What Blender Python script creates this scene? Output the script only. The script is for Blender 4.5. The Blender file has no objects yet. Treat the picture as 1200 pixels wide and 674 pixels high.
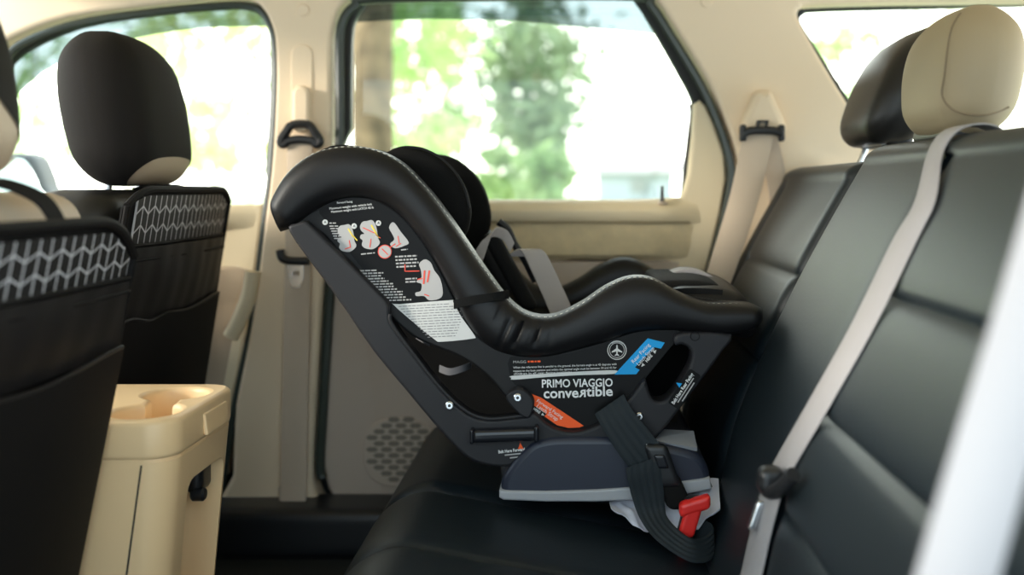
import bpy, bmesh, math, random, mathutils
from mathutils import Vector, Matrix
random.seed(7)
SC = bpy.context.scene
COL = SC.collection
PI = math.pi

# ---------------------------------------------------------------- camera, sky, exposure
FPX, CU, CV, CZ = 1150.0, 672.0, 222.0, 0.80     # focal length in px of the 1200 wide frame, vanishing point of the cross-car axis, eye height
cd = bpy.data.cameras.new('camera'); cam = bpy.data.objects.new('camera', cd); COL.objects.link(cam)
cam.location = (0, 0, CZ); cam.rotation_euler = (PI/2, 0, 0)
cd.sensor_width = 36.0; cd.lens = 36.0*FPX/1200.0
cd.shift_x = -(CU-600)/1200.0; cd.shift_y = -(337-CV)/1200.0
cd.clip_start = 0.02; cd.clip_end = 500
cd.dof.use_dof = True; cd.dof.focus_distance = 1.45; cd.dof.aperture_fstop = 2.0
SC.camera = cam
SC.view_settings.view_transform = 'Standard'; SC.view_settings.look = 'None'
SC.view_settings.gamma = 1.0; SC.view_settings.exposure = 0.42
SC.view_settings.use_curve_mapping = False
W = bpy.data.worlds.new('sky'); SC.world = W; W.use_nodes = True
nt = W.node_tree; nt.nodes.clear()
out = nt.nodes.new('ShaderNodeOutputWorld'); bg = nt.nodes.new('ShaderNodeBackground')
tc = nt.nodes.new('ShaderNodeTexCoord'); sx = nt.nodes.new('ShaderNodeSeparateXYZ'); rp = nt.nodes.new('ShaderNodeValToRGB')
nt.links.new(tc.outputs['Generated'], sx.inputs[0]); nt.links.new(sx.outputs['Z'], rp.inputs[0])
rp.color_ramp.elements[0].position = 0.0; rp.color_ramp.elements[0].color = (1.0, 0.98, 0.92, 1)
rp.color_ramp.elements[1].position = 0.7; rp.color_ramp.elements[1].color = (0.80, 0.92, 1.0, 1)
# a hazy bright sky beyond the far side, clear blue sky over the open door
ry = nt.nodes.new('ShaderNodeValToRGB'); ry.color_ramp.elements[0].position = 0.30; ry.color_ramp.elements[1].position = 0.62
ry.color_ramp.elements[0].color = (0.42, 0.42, 0.42, 1); ry.color_ramp.elements[1].color = (1, 1, 1, 1)
ym_ = nt.nodes.new('ShaderNodeMath'); ym_.operation = 'MULTIPLY_ADD'; ym_.inputs[1].default_value = 0.5; ym_.inputs[2].default_value = 0.5
nt.links.new(sx.outputs['Y'], ym_.inputs[0]); nt.links.new(ym_.outputs[0], ry.inputs[0])
tint = nt.nodes.new('ShaderNodeValToRGB'); tint.color_ramp.elements[0].position = 0.35; tint.color_ramp.elements[1].position = 0.6
tint.color_ramp.elements[0].color = (0.74, 0.89, 1.0, 1); tint.color_ramp.elements[1].color = (1.0, 0.99, 0.95, 1)
nt.links.new(ym_.outputs[0], tint.inputs[0])
m1 = nt.nodes.new('ShaderNodeMix'); m1.data_type = 'RGBA'; m1.blend_type = 'MULTIPLY'; m1.inputs[0].default_value = 1.0
m2 = nt.nodes.new('ShaderNodeMix'); m2.data_type = 'RGBA'; m2.blend_type = 'MULTIPLY'; m2.inputs[0].default_value = 1.0
nt.links.new(rp.outputs[0], m1.inputs[6]); nt.links.new(tint.outputs[0], m1.inputs[7])
nt.links.new(m1.outputs[2], m2.inputs[6]); nt.links.new(ry.outputs[0], m2.inputs[7])
nt.links.new(m2.outputs[2], bg.inputs[0]); bg.inputs[1].default_value = 5.0
nt.links.new(bg.outputs[0], out.inputs[0])
sd = bpy.data.lights.new('sun', 'SUN'); sd.energy = 3.2; sd.angle = math.radians(12); sd.color = (1.0, 0.93, 0.8)
sun = bpy.data.objects.new('sun', sd); COL.objects.link(sun); sun.rotation_euler = Vector((0.85, 0.42, -0.25)).to_track_quat('-Z', 'Y').to_euler()

# ---------------------------------------------------------------- materials
def mat(name, col, rough=0.5, metal=0.0, bump=None, var=0.0, varscale=8.0, spec=0.5, coat=0.0, sheen=0.0, emit=None):
    m = bpy.data.materials.new(name); m.use_nodes = True
    n = m.node_tree; b = n.nodes['Principled BSDF']
    b.inputs['Base Color'].default_value = (*col, 1); b.inputs['Roughness'].default_value = rough
    b.inputs['Metallic'].default_value = metal; b.inputs['Specular IOR Level'].default_value = spec
    b.inputs['Coat Weight'].default_value = coat; b.inputs['Coat Roughness'].default_value = 0.25
    b.inputs['Sheen Weight'].default_value = sheen
    t = n.nodes.new('ShaderNodeTexCoord')
    if var > 0:
        x = n.nodes.new('ShaderNodeTexNoise'); x.inputs['Scale'].default_value = varscale; x.inputs['Detail'].default_value = 4
        r = n.nodes.new('ShaderNodeValToRGB')
        r.color_ramp.elements[0].position = 0.3; r.color_ramp.elements[1].position = 0.7
        r.color_ramp.elements[0].color = (*[c*(1-var) for c in col], 1); r.color_ramp.elements[1].color = (*[min(1, c*(1+var)) for c in col], 1)
        n.links.new(t.outputs['Object'], x.inputs['Vector']); n.links.new(x.outputs['Fac'], r.inputs[0]); n.links.new(r.outputs[0], b.inputs['Base Color'])
    if bump:
        k = n.nodes.new('ShaderNodeTexNoise' if bump[2:] != ('v',) else 'ShaderNodeTexVoronoi'); k.inputs['Scale'].default_value = bump[0]
        bp = n.nodes.new('ShaderNodeBump'); bp.inputs['Strength'].default_value = bump[1]; bp.inputs['Distance'].default_value = 0.002
        n.links.new(t.outputs['Object'], k.inputs['Vector']); n.links.new(k.outputs[0], bp.inputs['Height']); n.links.new(bp.outputs[0], b.inputs['Normal'])
    return m

def glass_mat(name, tint, refl=0.06):
    m = bpy.data.materials.new(name); m.use_nodes = True; n = m.node_tree; n.nodes.clear()
    o = n.nodes.new('ShaderNodeOutputMaterial'); tr = n.nodes.new('ShaderNodeBsdfTransparent'); gl = n.nodes.new('ShaderNodeBsdfGlossy')
    mx = n.nodes.new('ShaderNodeMixShader'); lw = n.nodes.new('ShaderNodeFresnel'); lw.inputs[0].default_value = 1.45
    tr.inputs[0].default_value = (*tint, 1); gl.inputs['Roughness'].default_value = 0.02
    n.links.new(lw.outputs[0], mx.inputs[0]); n.links.new(tr.outputs[0], mx.inputs[1]); n.links.new(gl.outputs[0], mx.inputs[2]); n.links.new(mx.outputs[0], o.inputs[0])
    return m

def leaf_mat(name, c1, c2):
    m = bpy.data.materials.new(name); m.use_nodes = True; n = m.node_tree; n.nodes.clear()
    o = n.nodes.new('ShaderNodeOutputMaterial'); d = n.nodes.new('ShaderNodeBsdfDiffuse'); t = n.nodes.new('ShaderNodeBsdfTranslucent')
    mx = n.nodes.new('ShaderNodeMixShader'); mx.inputs[0].default_value = 0.45
    x = n.nodes.new('ShaderNodeTexNoise'); x.inputs['Scale'].default_value = 0.9; tc = n.nodes.new('ShaderNodeTexCoord')
    r = n.nodes.new('ShaderNodeValToRGB'); r.color_ramp.elements[0].position = 0.35; r.color_ramp.elements[1].position = 0.65
    r.color_ramp.elements[0].color = (*c1, 1); r.color_ramp.elements[1].color = (*c2, 1)
    n.links.new(tc.outputs['Object'], x.inputs['Vector']); n.links.new(x.outputs['Fac'], r.inputs[0])
    n.links.new(r.outputs[0], d.inputs[0]); n.links.new(r.outputs[0], t.inputs[0])
    n.links.new(d.outputs[0], mx.inputs[1]); n.links.new(t.outputs[0], mx.inputs[2]); n.links.new(mx.outputs[0], o.inputs[0])
    return m

M = {}
M['cream'] = mat('cream_trim', (0.85, 0.68, 0.48), 0.55, bump=(900, 0.06))
M['creamd'] = mat('cream_door_plastic', (0.80, 0.66, 0.44), 0.5, bump=(700, 0.08))
M['taupe'] = mat('taupe_plastic', (0.50, 0.41, 0.33), 0.55, bump=(700, 0.1))
M['fabric'] = mat('door_fabric', (0.68, 0.55, 0.34), 0.9, bump=(500, 0.3), var=0.08, varscale=40)
M['console'] = mat('console_plastic', (0.86, 0.60, 0.33), 0.38, bump=(900, 0.03))
M['rubber'] = mat('black_rubber', (0.010, 0.012, 0.011), 0.5)
M['sealgreen'] = mat('seal_rubber', (0.035, 0.045, 0.035), 0.35)
M['carpet'] = mat('black_carpet', (0.010, 0.010, 0.011), 0.95, bump=(400, 0.5))
M['leather'] = mat('bench_leather', (0.006, 0.0115, 0.0155), 0.45, bump=(260, 0.10), var=0.06, varscale=3, spec=0.5)
M['leatherblk'] = mat('headrest_leather', (0.010, 0.009, 0.008), 0.42, bump=(260, 0.10), spec=0.45)
M['seam'] = mat('seam_thread', (0.012, 0.013, 0.014), 0.6)
M['pad'] = mat('padded_leatherette', (0.007, 0.007, 0.008), 0.45, bump=(300, 0.08), spec=0.28)
M['insert'] = mat('black_knit', (0.007, 0.007, 0.007), 0.9, bump=(500, 0.4), spec=0.2)
M['wing'] = mat('wing_knit', (0.005, 0.005, 0.005), 0.9, bump=(600, 0.3), spec=0.15)
M['shell'] = mat('shell_plastic', (0.010, 0.010, 0.011), 0.5, bump=(1200, 0.15), spec=0.25)
M['label'] = mat('black_label', (0.004, 0.004, 0.0045), 0.4, spec=0.15)
M['frame'] = mat('frame_plastic', (0.018, 0.018, 0.021), 0.5, bump=(1500, 0.2), spec=0.3)
M['base'] = mat('base_plastic', (0.018, 0.023, 0.040), 0.40, bump=(900, 0.05), spec=0.45)
M['strip'] = mat('grey_strip', (0.36, 0.37, 0.39), 0.45)
M['handle'] = mat('gloss_black', (0.010, 0.011, 0.015), 0.2)
M['steel'] = mat('screw_steel', (0.75, 0.77, 0.80), 0.25, 1.0)
M['white'] = mat('print_white', (0.66, 0.66, 0.65), 0.6, spec=0.2)
M['ink'] = mat('white_ink', (0.80, 0.80, 0.80), 0.6, spec=0.2)
M['dull'] = mat('dull_webbing', (0.12, 0.12, 0.13), 0.6)
M['grey'] = mat('print_grey', (0.25, 0.25, 0.26), 0.6, spec=0.2)
M['greyl'] = mat('print_light_grey', (0.44, 0.43, 0.43), 0.6, spec=0.2)
M['yellow'] = mat('print_yellow', (0.85, 0.65, 0.08), 0.6)
M['redp'] = mat('print_red', (0.75, 0.08, 0.05), 0.6)
M['orange'] = mat('print_orange', (1.0, 0.13, 0.03), 0.5, spec=0.2)
M['blue'] = mat('print_blue', (0.015, 0.34, 0.74), 0.5, spec=0.2)
M['stitch'] = mat('cream_thread', (0.62, 0.60, 0.52), 0.8)
M['beltb'] = mat('beige_webbing', (0.60, 0.48, 0.36), 0.7, bump=(800, 0.3))
M['beltg'] = mat('grey_webbing', (0.31, 0.295, 0.30), 0.7, bump=(800, 0.3))
M['beltdark'] = mat('black_webbing', (0.010, 0.016, 0.020), 0.6, bump=(800, 0.4), spec=0.3)
M['harness'] = mat('harness_webbing', (0.40, 0.36, 0.34), 0.75, bump=(700, 0.3))
M['red'] = mat('buckle_red', (0.75, 0.025, 0.02), 0.35)
M['blk'] = mat('black_plastic', (0.012, 0.013, 0.015), 0.4)
M['cloth'] = mat('white_cloth', (0.72, 0.72, 0.80), 0.85, bump=(60, 0.5))
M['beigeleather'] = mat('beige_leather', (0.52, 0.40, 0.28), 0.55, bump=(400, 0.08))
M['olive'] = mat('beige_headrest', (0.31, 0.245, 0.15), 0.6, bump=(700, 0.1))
M['cover'] = mat('headrest_cover_fabric', (0.010, 0.008, 0.007), 0.8, bump=(900, 0.3), spec=0.25)
M['nylon'] = mat('organizer_nylon', (0.013, 0.011, 0.011), 0.5, bump=(900, 0.2), spec=0.3)
M['nylond'] = mat('organizer_pocket', (0.007, 0.006, 0.006), 0.75, bump=(900, 0.2), spec=0.2)
M['bark'] = mat('pine_bark', (0.17, 0.11, 0.065), 0.9, var=0.5, varscale=7, bump=(5, 0.8))
M['bark2'] = mat('grey_bark', (0.45, 0.40, 0.32), 0.9, var=0.3, varscale=5)
M['leafA'] = leaf_mat('needle_green', (0.26, 0.36, 0.16), (0.46, 0.54, 0.28))
M['leafB'] = leaf_mat('pale_green', (0.42, 0.58, 0.26), (0.66, 0.74, 0.38))
M['leafC'] = leaf_mat('grey_green', (0.18, 0.25, 0.15), (0.36, 0.42, 0.28))
M['leafY'] = leaf_mat('yellow_green', (0.70, 0.68, 0.30), (0.75, 0.78, 0.45))
M['grass'] = mat('lawn', (0.45, 0.52, 0.25), 0.95, var=0.3, varscale=0.6)
M['render'] = mat('house_wall', (0.36, 0.38, 0.45), 0.8)
M['roof'] = mat('house_roof', (0.40, 0.34, 0.33), 0.8)
M['glass'] = glass_mat('window_glass', (0.96, 0.985, 0.965))
M['guard'] = glass_mat('smoked_acrylic', (0.40, 0.45, 0.48))

def chevron_mat(name, cols, rows, base, line, amp):
    m = mat(name, base, 0.6); n = m.node_tree; b = n.nodes['Principled BSDF']
    def mth(op, a, c=None, e=None):
        k = n.nodes.new('ShaderNodeMath'); k.operation = op
        for i, v in enumerate((a, c, e)):
            if v is None: continue
            if isinstance(v, (int, float)): k.inputs[i].default_value = v
            else: n.links.new(v, k.inputs[i])
        return k.outputs[0]
    uv = n.nodes.new('ShaderNodeUVMap'); s = n.nodes.new('ShaderNodeSeparateXYZ'); n.links.new(uv.outputs[0], s.inputs[0])
    U = mth('MULTIPLY', s.outputs[0], cols); Vv = mth('MULTIPLY', s.outputs[1], rows)
    fr = mth('FRACT', U); d = mth('ABSOLUTE', mth('SUBTRACT', fr, 0.5)); l1 = mth('GREATER_THAN', d, 0.435)
    tri = mth('ABSOLUTE', mth('SUBTRACT', mth('MULTIPLY', mth('FRACT', mth('MULTIPLY', U, 0.5)), 2.0), 1.0))
    zz = mth('FRACT', mth('ADD', Vv, mth('MULTIPLY', tri, amp))); l2 = mth('LESS_THAN', zz, 0.11)
    fac = mth('MAXIMUM', l1, l2)
    mx = n.nodes.new('ShaderNodeMix'); mx.data_type = 'RGBA'
    mx.inputs[6].default_value = (*base, 1); mx.inputs[7].default_value = (*line, 1)
    n.links.new(fac, mx.inputs[0]); n.links.new(mx.outputs[2], b.inputs['Base Color'])
    return m
M['chevron'] = chevron_mat('chevron_print', 21, 2.6, (0.010, 0.009, 0.009), (0.60, 0.59, 0.62), 0.42)

# ---------------------------------------------------------------- helpers
def tag(o, label=None, cat=None, group=None, kind=None):
    if label: o['label'] = label
    if cat: o['category'] = cat
    if group: o['group'] = group
    if kind: o['kind'] = kind
    return o
def thing(name, label, cat, loc=(0, 0, 0), group=None):
    o = bpy.data.objects.new(name, None); COL.objects.link(o); o.location = loc; o.empty_display_size = 0.05
    return tag(o, label, cat, group)
def link(name, me, m, parent=None, smooth=True, ang=40):
    if m is not None and not me.materials: me.materials.append(m)
    if smooth:
        me.polygons.foreach_set('use_smooth', [True]*len(me.polygons)); me.update()
        me.set_sharp_from_angle(angle=math.radians(ang))
    o = bpy.data.objects.new(name, me); COL.objects.link(o)
    if parent is not None:
        o.parent = parent
        p = parent; off = Vector((0, 0, 0))
        while p is not None: off += p.location; p = p.parent
        me.transform(Matrix.Translation(-off))
    return o
def mk(name, vs, fs, m, parent=None, smooth=True, ang=40, fix=True):
    me = bpy.data.meshes.new(name); me.from_pydata([tuple(v) for v in vs], [], fs); me.update()
    if fix:
        bm = bmesh.new(); bm.from_mesh(me); bmesh.ops.recalc_face_normals(bm, faces=bm.faces[:]); bm.to_mesh(me); bm.free()
    return link(name, me, m, parent, smooth, ang)
def at(u, v, Y): return Vector(((u-CU)/FPX*Y, Y, CZ-(v-CV)/FPX*Y))
def catmull(P, n=6, closed=False):
    P = [Vector(p) for p in P]; out = []; N = len(P)
    R = range(N if closed else N-1)
    for i in R:
        if closed: a, b, c, d = P[(i-1) % N], P[i], P[(i+1) % N], P[(i+2) % N]
        else: a, b, c, d = P[max(i-1, 0)], P[i], P[i+1], P[min(i+2, N-1)]
        for k in range(n):
            t = k/n
            out.append(0.5*((2*b)+(c-a)*t+(2*a-5*b+4*c-d)*t*t+(3*b-a-3*c+d)*t**3))
    if not closed: out.append(P[-1])
    return out
def px(pts, Y): return [(at(u, v, Y).x, at(u, v, Y).z) for u, v in pts]
def cpx(pts, Y, n=5):
    return px([(p.x, p.y) for p in catmull([(u, v, 0) for u, v in pts], n, True)], Y)
def plate_mesh(outs, y0, y1, bev=0.0, res=3):
    """Outlines in x,z (the first the outside, others holes) given depth from y0 to y1, edges rounded by bev."""
    loops = []
    for k, pts in enumerate(outs):
        P = [Vector((p[0], p[1])) for p in pts]
        P = [p for i, p in enumerate(P) if (p-P[i-1]).length > 1e-6]
        A = sum(P[i-1].x*P[i].y-P[i].x*P[i-1].y for i in range(len(P)))
        if (A < 0) == (k == 0): P.reverse()
        loops.append(P)
    def inset(P, b):
        out = []
        for i in range(len(P)):
            d1 = (P[i]-P[i-1]).normalized(); d2 = (P[(i+1) % len(P)]-P[i]).normalized()
            n1 = Vector((-d1.y, d1.x)); n2 = Vector((-d2.y, d2.x)); n = n1+n2
            n = n.normalized() if n.length > 1e-6 else n1
            out.append(P[i]+n*(b/max(0.6, n.dot(n1))))
        return out
    prof = []
    if bev > 0:
        for k in range(res+1):
            a = PI/2*k/res; prof.append((bev*(1-math.sin(a)), y0+bev*(1-math.cos(a))))
        prof = prof+[(d, y1-(y-y0)) for d, y in reversed(prof)]
    else: prof = [(0, y0), (0, y1)]
    vs = []; fs = []; first = []; last = []
    for P in loops:
        n = len(P); b0 = len(vs)
        for d, y in prof: vs += [(q.x, y, q.y) for q in (inset(P, d) if d > 1e-9 else P)]
        for r in range(len(prof)-1):
            for i in range(n):
                a, c = b0+r*n+i, b0+r*n+(i+1) % n; fs.append((a, c, c+n, a+n))
        first += list(range(b0, b0+n)); last += list(range(b0+(len(prof)-1)*n, b0+len(prof)*n))
    T = mathutils.geometry.tessellate_polygon([[Vector((p.x, p.y, 0)) for p in (inset(P, bev) if bev > 0 else P)] for P in loops])
    for t in T:
        fs.append(tuple(first[i] for i in t)); fs.append(tuple(last[i] for i in reversed(t)))
    me = bpy.data.meshes.new('outline'); me.from_pydata(vs, [], fs); me.update()
    bm = bmesh.new(); bm.from_mesh(me); bmesh.ops.recalc_face_normals(bm, faces=bm.faces[:]); bm.to_mesh(me); bm.free()
    return me
def plate_z(name, outs, z0, z1, m, parent=None, bev=0.0):
    """The same, for outlines in x,y given height from z0 to z1."""
    me = plate_mesh(outs, z0, z1, bev)
    me.transform(Matrix(((1, 0, 0, 0), (0, 0, 1, 0), (0, 1, 0, 0), (0, 0, 0, 1)))); me.flip_normals()
    return flat_caps(link(name, me, m, parent, True, 35), 2)
def flat_caps(o, ax):
    for p in o.data.polygons:
        if abs(p.normal[ax]) > 0.9995: p.use_smooth = False
    return o
def plate(name, outs, y0, y1, m, parent=None, bev=0.0, ang=35):
    return flat_caps(link(name, plate_mesh(outs, y0, y1, bev), m, parent, True, ang), 1)
def loft(rings, caps=True, closed=True):
    vs = []; fs = []; n = len(rings[0])
    for r in rings: vs += [tuple(p) for p in r]
    for i in range(len(rings)-1):
        for j in range(n if closed else n-1):
            a, b = i*n+j, i*n+(j+1) % n
            fs.append((a, b, b+n, a+n))
    if caps and closed:
        fs.append(tuple(reversed(range(n)))); fs.append(tuple(range((len(rings)-1)*n, len(rings)*n)))
    return vs, fs
def frames(P, closed=False):
    T = []
    for i in range(len(P)):
        a = P[i-1] if (i > 0 or closed) else P[i]; b = P[(i+1) % len(P)] if (i < len(P)-1 or closed) else P[i]
        t = (b-a); T.append(t.normalized() if t.length > 1e-9 else Vector((0, 0, 1)))
    u = T[0].orthogonal().normalized(); F = []
    for t in T:
        u = (u-t*u.dot(t)).normalized(); F.append((u, t.cross(u)))
    return F
def tube_geo(P, r, seg=8, closed=False):
    P = [Vector(p) for p in P]; F = frames(P, closed); rings = []
    for p, (a, b) in zip(P, F):
        rings.append([p+a*(r*math.cos(2*PI*k/seg))+b*(r*math.sin(2*PI*k/seg)) for k in range(seg)])
    if closed: rings.append(rings[0])
    return loft(rings, not closed)
def tube(name, P, r, m, parent=None, seg=8, closed=False):
    v, f = tube_geo(P, r, seg, closed); return mk(name, v, f, m, parent)
def join_geo(gs):
    vs = []; fs = []
    for v, f in gs:
        b = len(vs); vs += list(v); fs += [tuple(i+b for i in q) for q in f]
    return vs, fs
def ribbon_geo(C, Wd, th=0.0012, n=6, ribs=0):
    """Webbing through centres C, with half-width vectors Wd, of thickness th."""
    C = catmull(C, n); Wd = catmull(Wd, n); rings = []
    for i, (c, w) in enumerate(zip(C, Wd)):
        t = (C[min(i+1, len(C)-1)]-C[max(i-1, 0)]).normalized(); nn = t.cross(w).normalized()*th
        if ribs:
            K = ribs*4; up = [c+w*(2*k/K-1)+nn*(0.6+0.9*math.sin(PI*ribs*k/K)**2) for k in range(K+1)]
            rings.append(up+[c+w-nn*0.5, c-w-nn*0.5]); continue
        rings.append([c-w+nn*0.4, c-w*0.96+nn, c+w*0.96+nn, c+w+nn*0.4, c+w-nn*0.4, c+w*0.96-nn, c-w*0.96-nn, c-w-nn*0.4])
    return loft(rings)
def ribbon(name, C, Wd, m, parent=None, th=0.0012, n=6, ribs=0):
    v, f = ribbon_geo(C, Wd, th, n, ribs); return mk(name, v, f, m, parent, ang=50)
def axis_steps(h, r, m, k):
    a = [-h+r*(1-math.cos(PI/2*i/k)) for i in range(k)]
    mid = [-h+r+(2*h-2*r)*i/m for i in range(m+1)]
    return a+mid+[-x for x in reversed(a)]
def rbox_geo(size, r, deform=None, m=6, k=4, loc=(0, 0, 0)):
    h = [s/2 for s in size]; r = min(r, *[x*0.999 for x in h]); st = [axis_steps(x, r, m, k) for x in h]
    idx = {}; vs = []; fs = []
    def V(p):
        key = tuple(round(c, 6) for c in p)
        if key not in idx:
            q = Vector([max(-(h[i]-r), min(h[i]-r, p[i])) for i in range(3)]); d = Vector(p)-q
            v = q+d.normalized()*r if d.length > 1e-9 else q
            if deform: v = Vector(deform(v))
            idx[key] = len(vs); vs.append(v+Vector(loc))
        return idx[key]
    for ax in range(3):
        a, b = (ax+1) % 3, (ax+2) % 3
        for s in (-1, 1):
            for i in range(len(st[a])-1):
                for j in range(len(st[b])-1):
                    q = []
                    for (x, y) in ((i, j), (i+1, j), (i+1, j+1), (i, j+1)):
                        p = [0, 0, 0]; p[ax] = s*h[ax]; p[a] = st[a][x]; p[b] = st[b][y]; q.append(V(p))
                    fs.append(tuple(q) if s > 0 else tuple(reversed(q)))
    return vs, fs
def rbox(name, size, r, m, parent=None, deform=None, loc=(0, 0, 0), mm=6, k=4, ang=60):
    v, f = rbox_geo(size, r, deform, mm, k, loc); return mk(name, v, f, m, parent, ang=ang, fix=False)
def cyl_geo(c, axis, r, h, seg=20, bev=0.0):
    c = Vector(c); axis = Vector(axis).normalized(); u = axis.orthogonal().normalized(); w = axis.cross(u)
    prof = [(r-bev, -h/2), (r, -h/2+bev), (r, h/2-bev), (r-bev, h/2)] if bev else [(r, -h/2), (r, h/2)]
    return loft([[c+axis*z+u*(q*math.cos(2*PI*k/seg))+w*(q*math.sin(2*PI*k/seg)) for k in range(seg)] for q, z in prof])
def flat_poly(outs, y, m, name, parent, th=0.0004):
    return plate(name, outs, y-th, y, m, parent)
def rect_geo(cu_, cv_, w, h, ang, Y, th=0.0003):
    """A small printed bar centred on a pixel of the plane at depth Y, w x h pixels, turned by ang degrees."""
    c = at(cu_, cv_, Y); s = Y/FPX; a = math.radians(ang); e = Vector((math.cos(a), 0, math.sin(a))); f = Vector((-math.sin(a), 0, math.cos(a)))
    P = [c+e*(w/2*s*i)+f*(h/2*s*j) for i, j in ((-1, -1), (1, -1), (1, 1), (-1, 1))]
    back = [p+Vector((0, th, 0)) for p in P]
    return P+back, [(0, 1, 2, 3), (7, 6, 5, 4), (0, 4, 5, 1), (1, 5, 6, 2), (2, 6, 7, 3), (3, 7, 4, 0)]
def text_mesh(body, size, bold=0.0, space=1.0, align='CENTER'):
    cu = bpy.data.curves.new('lettering', 'FONT'); cu.body = body; cu.size = size; cu.align_x = align; cu.align_y = 'CENTER'
    cu.extrude = 0.0002; cu.offset = bold; cu.space_character = space; cu.resolution_u = 3
    o = bpy.data.objects.new('lettering', cu); COL.objects.link(o); dg = bpy.context.evaluated_depsgraph_get()
    me = bpy.data.meshes.new_from_object(o.evaluated_get(dg)); bpy.data.objects.remove(o); bpy.data.curves.remove(cu)
    me.materials.clear(); return me
def text(name, body, u, v, hpx, ang, Y, m, parent, wpx=None, bold=0.0, space=1.0, mirror=False):
    """Lettering centred on a pixel of the plane at depth Y: cap height hpx, total width wpx."""
    s = Y/FPX; me = text_mesh(body, hpx*s/0.70, bold*s, space)
    if wpx:
        xs = [w.co.x for w in me.vertices]; k = wpx*s/(max(xs)-min(xs)); mid = (max(xs)+min(xs))/2
        for w in me.vertices: w.co.x = (w.co.x-mid)*k*(-1 if mirror else 1)
        if mirror: me.flip_normals()
    Mx = Matrix.Translation(at(u, v, Y)) @ Matrix.Rotation(-math.radians(ang), 4, 'Y') @ Matrix.Rotation(PI/2, 4, 'X')
    me.transform(Mx); return link(name, me, m, parent, False)
def bool_cut(o, cutters):
    for c in cutters:
        md = o.modifiers.new('cut', 'BOOLEAN'); md.operation = 'DIFFERENCE'; md.object = c; md.solver = 'EXACT'
    dg = bpy.context.evaluated_depsgraph_get(); me = bpy.data.meshes.new_from_object(o.evaluated_get(dg))
    o.modifiers.clear(); o.data = me
    for c in cutters: bpy.data.objects.remove(c)
    me.polygons.foreach_set('use_smooth', [True]*len(me.polygons)); me.set_sharp_from_angle(angle=math.radians(35))
def sm(x): x = max(0.0, min(1.0, x)); return x*x*(3-2*x)

# ---------------------------------------------------------------- the car body: setting
YW = 2.06                                           # inner face of the far body side
def struct(o): return tag(o, kind='structure')
FRONT_AP = [(-240, 250), (-120, 190), (-40, 118), (2, 66), (28, 45), (90, 23), (180, 10), (255, 3), (292, 3), (311, 11), (322, 32), (327, 60), (327, 120), (322, 200), (315, 255), (300, 370), (281, 470), (261, 583), (100, 590), (-240, 590)]
REAR_AP = [(393, 60), (394, 40), (400, 16), (414, 2), (434, -6), (600, -9), (745, -9), (768, 4), (792, 40), (827, 98), (850, 151), (861, 187), (863, 215), (855, 255), (838, 320), (820, 380), (800, 440), (790, 520), (770, 600), (440, 612), (412, 606), (388, 597), (374, 570), (371, 542), (376, 450), (382, 351), (390, 250), (393, 150)]
QUARTER = [(931, 22), (936, 12), (950, 8), (1060, 5), (1250, 4), (1262, 10), (1262, 160), (1250, 176), (1050, 172), (1020, 165), (1003, 145), (972, 96), (945, 50)]
outer = px([(-330, -20), (1400, -20), (1400, 640), (-330, 640)], YW)
o = struct(plate('wall_right', [outer, cpx(FRONT_AP, YW, 3), cpx(REAR_AP, YW, 3), cpx(QUARTER, YW, 4)], YW-0.035, YW+0.03, M['cream'], bev=0.010))
for (u, v, r) in ((355, 12, 7.5), (828, 2, 7.0)):
    pc = mk('trim_cap', *cyl_geo(at(u, v, YW-0.036), (0, 1, 0), r*YW/FPX, 0.006, 24, 0.002), M['cream'], None); pc.parent = o
# black rubber and metal behind the trim, with the openings of the glass
YG = 2.115
G_FRONT = [(-215, 245), (-110, 195), (-35, 128), (10, 78), (34, 58), (92, 33), (180, 18), (255, 11), (288, 11), (305, 18), (315, 35), (318, 60), (317, 130), (312, 200), (308, 245), (200, 248), (0, 250)]
G_REAR = [(412, 237), (412, 150), (413, 50), (417, 24), (426, 8), (445, -1), (600, -4), (728, -4), (744, 2), (770, 44), (795, 88), (808, 113), (811, 130), (806, 175), (799, 237)]
G_Q = [(937, 26), (941, 18), (955, 14), (1060, 11), (1247, 7), (1258, 13), (1258, 158), (1247, 172), (1050, 166), (1027, 159), (1010, 141), (979, 94), (952, 51)]
o = struct(plate('trim_1', [px([(-330, -20), (1400, -20), (1400, 640), (-330, 640)], YG), cpx(G_FRONT, YG, 3), cpx(G_REAR, YG, 3), cpx(G_Q, YG, 4)], YG-0.012, YG+0.02, M['rubber'], bev=0.006))
for i, (nm, gp) in enumerate((('window_1', G_FRONT), ('window_2', G_REAR), ('window_3', G_Q))):
    struct(plate(nm, [cpx(gp, YG+0.012, 3)], YG+0.010, YG+0.014, M['glass']))
# seals that follow the door openings
def seal(pts, Y, r, n=6):
    return tube_geo(catmull([at(u, v, Y) for u, v in pts], n), r, 8)
g1 = seal([(-10, 92), (5, 70), (30, 49), (92, 27), (180, 14), (255, 7), (290, 7), (307, 14), (319, 34), (323, 60), (323, 120), (318, 200), (311, 255), (297, 370), (277, 470), (258, 575)], YW-0.026, 0.0085)
mk('trim_2', *g1, M['sealgreen'])['kind'] = 'structure'
g2 = seal([(378, 560), (375, 542), (380, 450), (386, 351), (394, 250), (398, 150), (398, 50), (403, 22), (416, 7), (436, -1), (600, -4), (745, -4), (764, 8), (787, 43), (822, 101), (845, 153), (855, 188), (857, 214), (849, 255), (832, 320), (815, 380), (795, 440)], YW-0.024, 0.010)
mk('trim_3', *g2, M['sealgreen'])['kind'] = 'structure'
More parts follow.
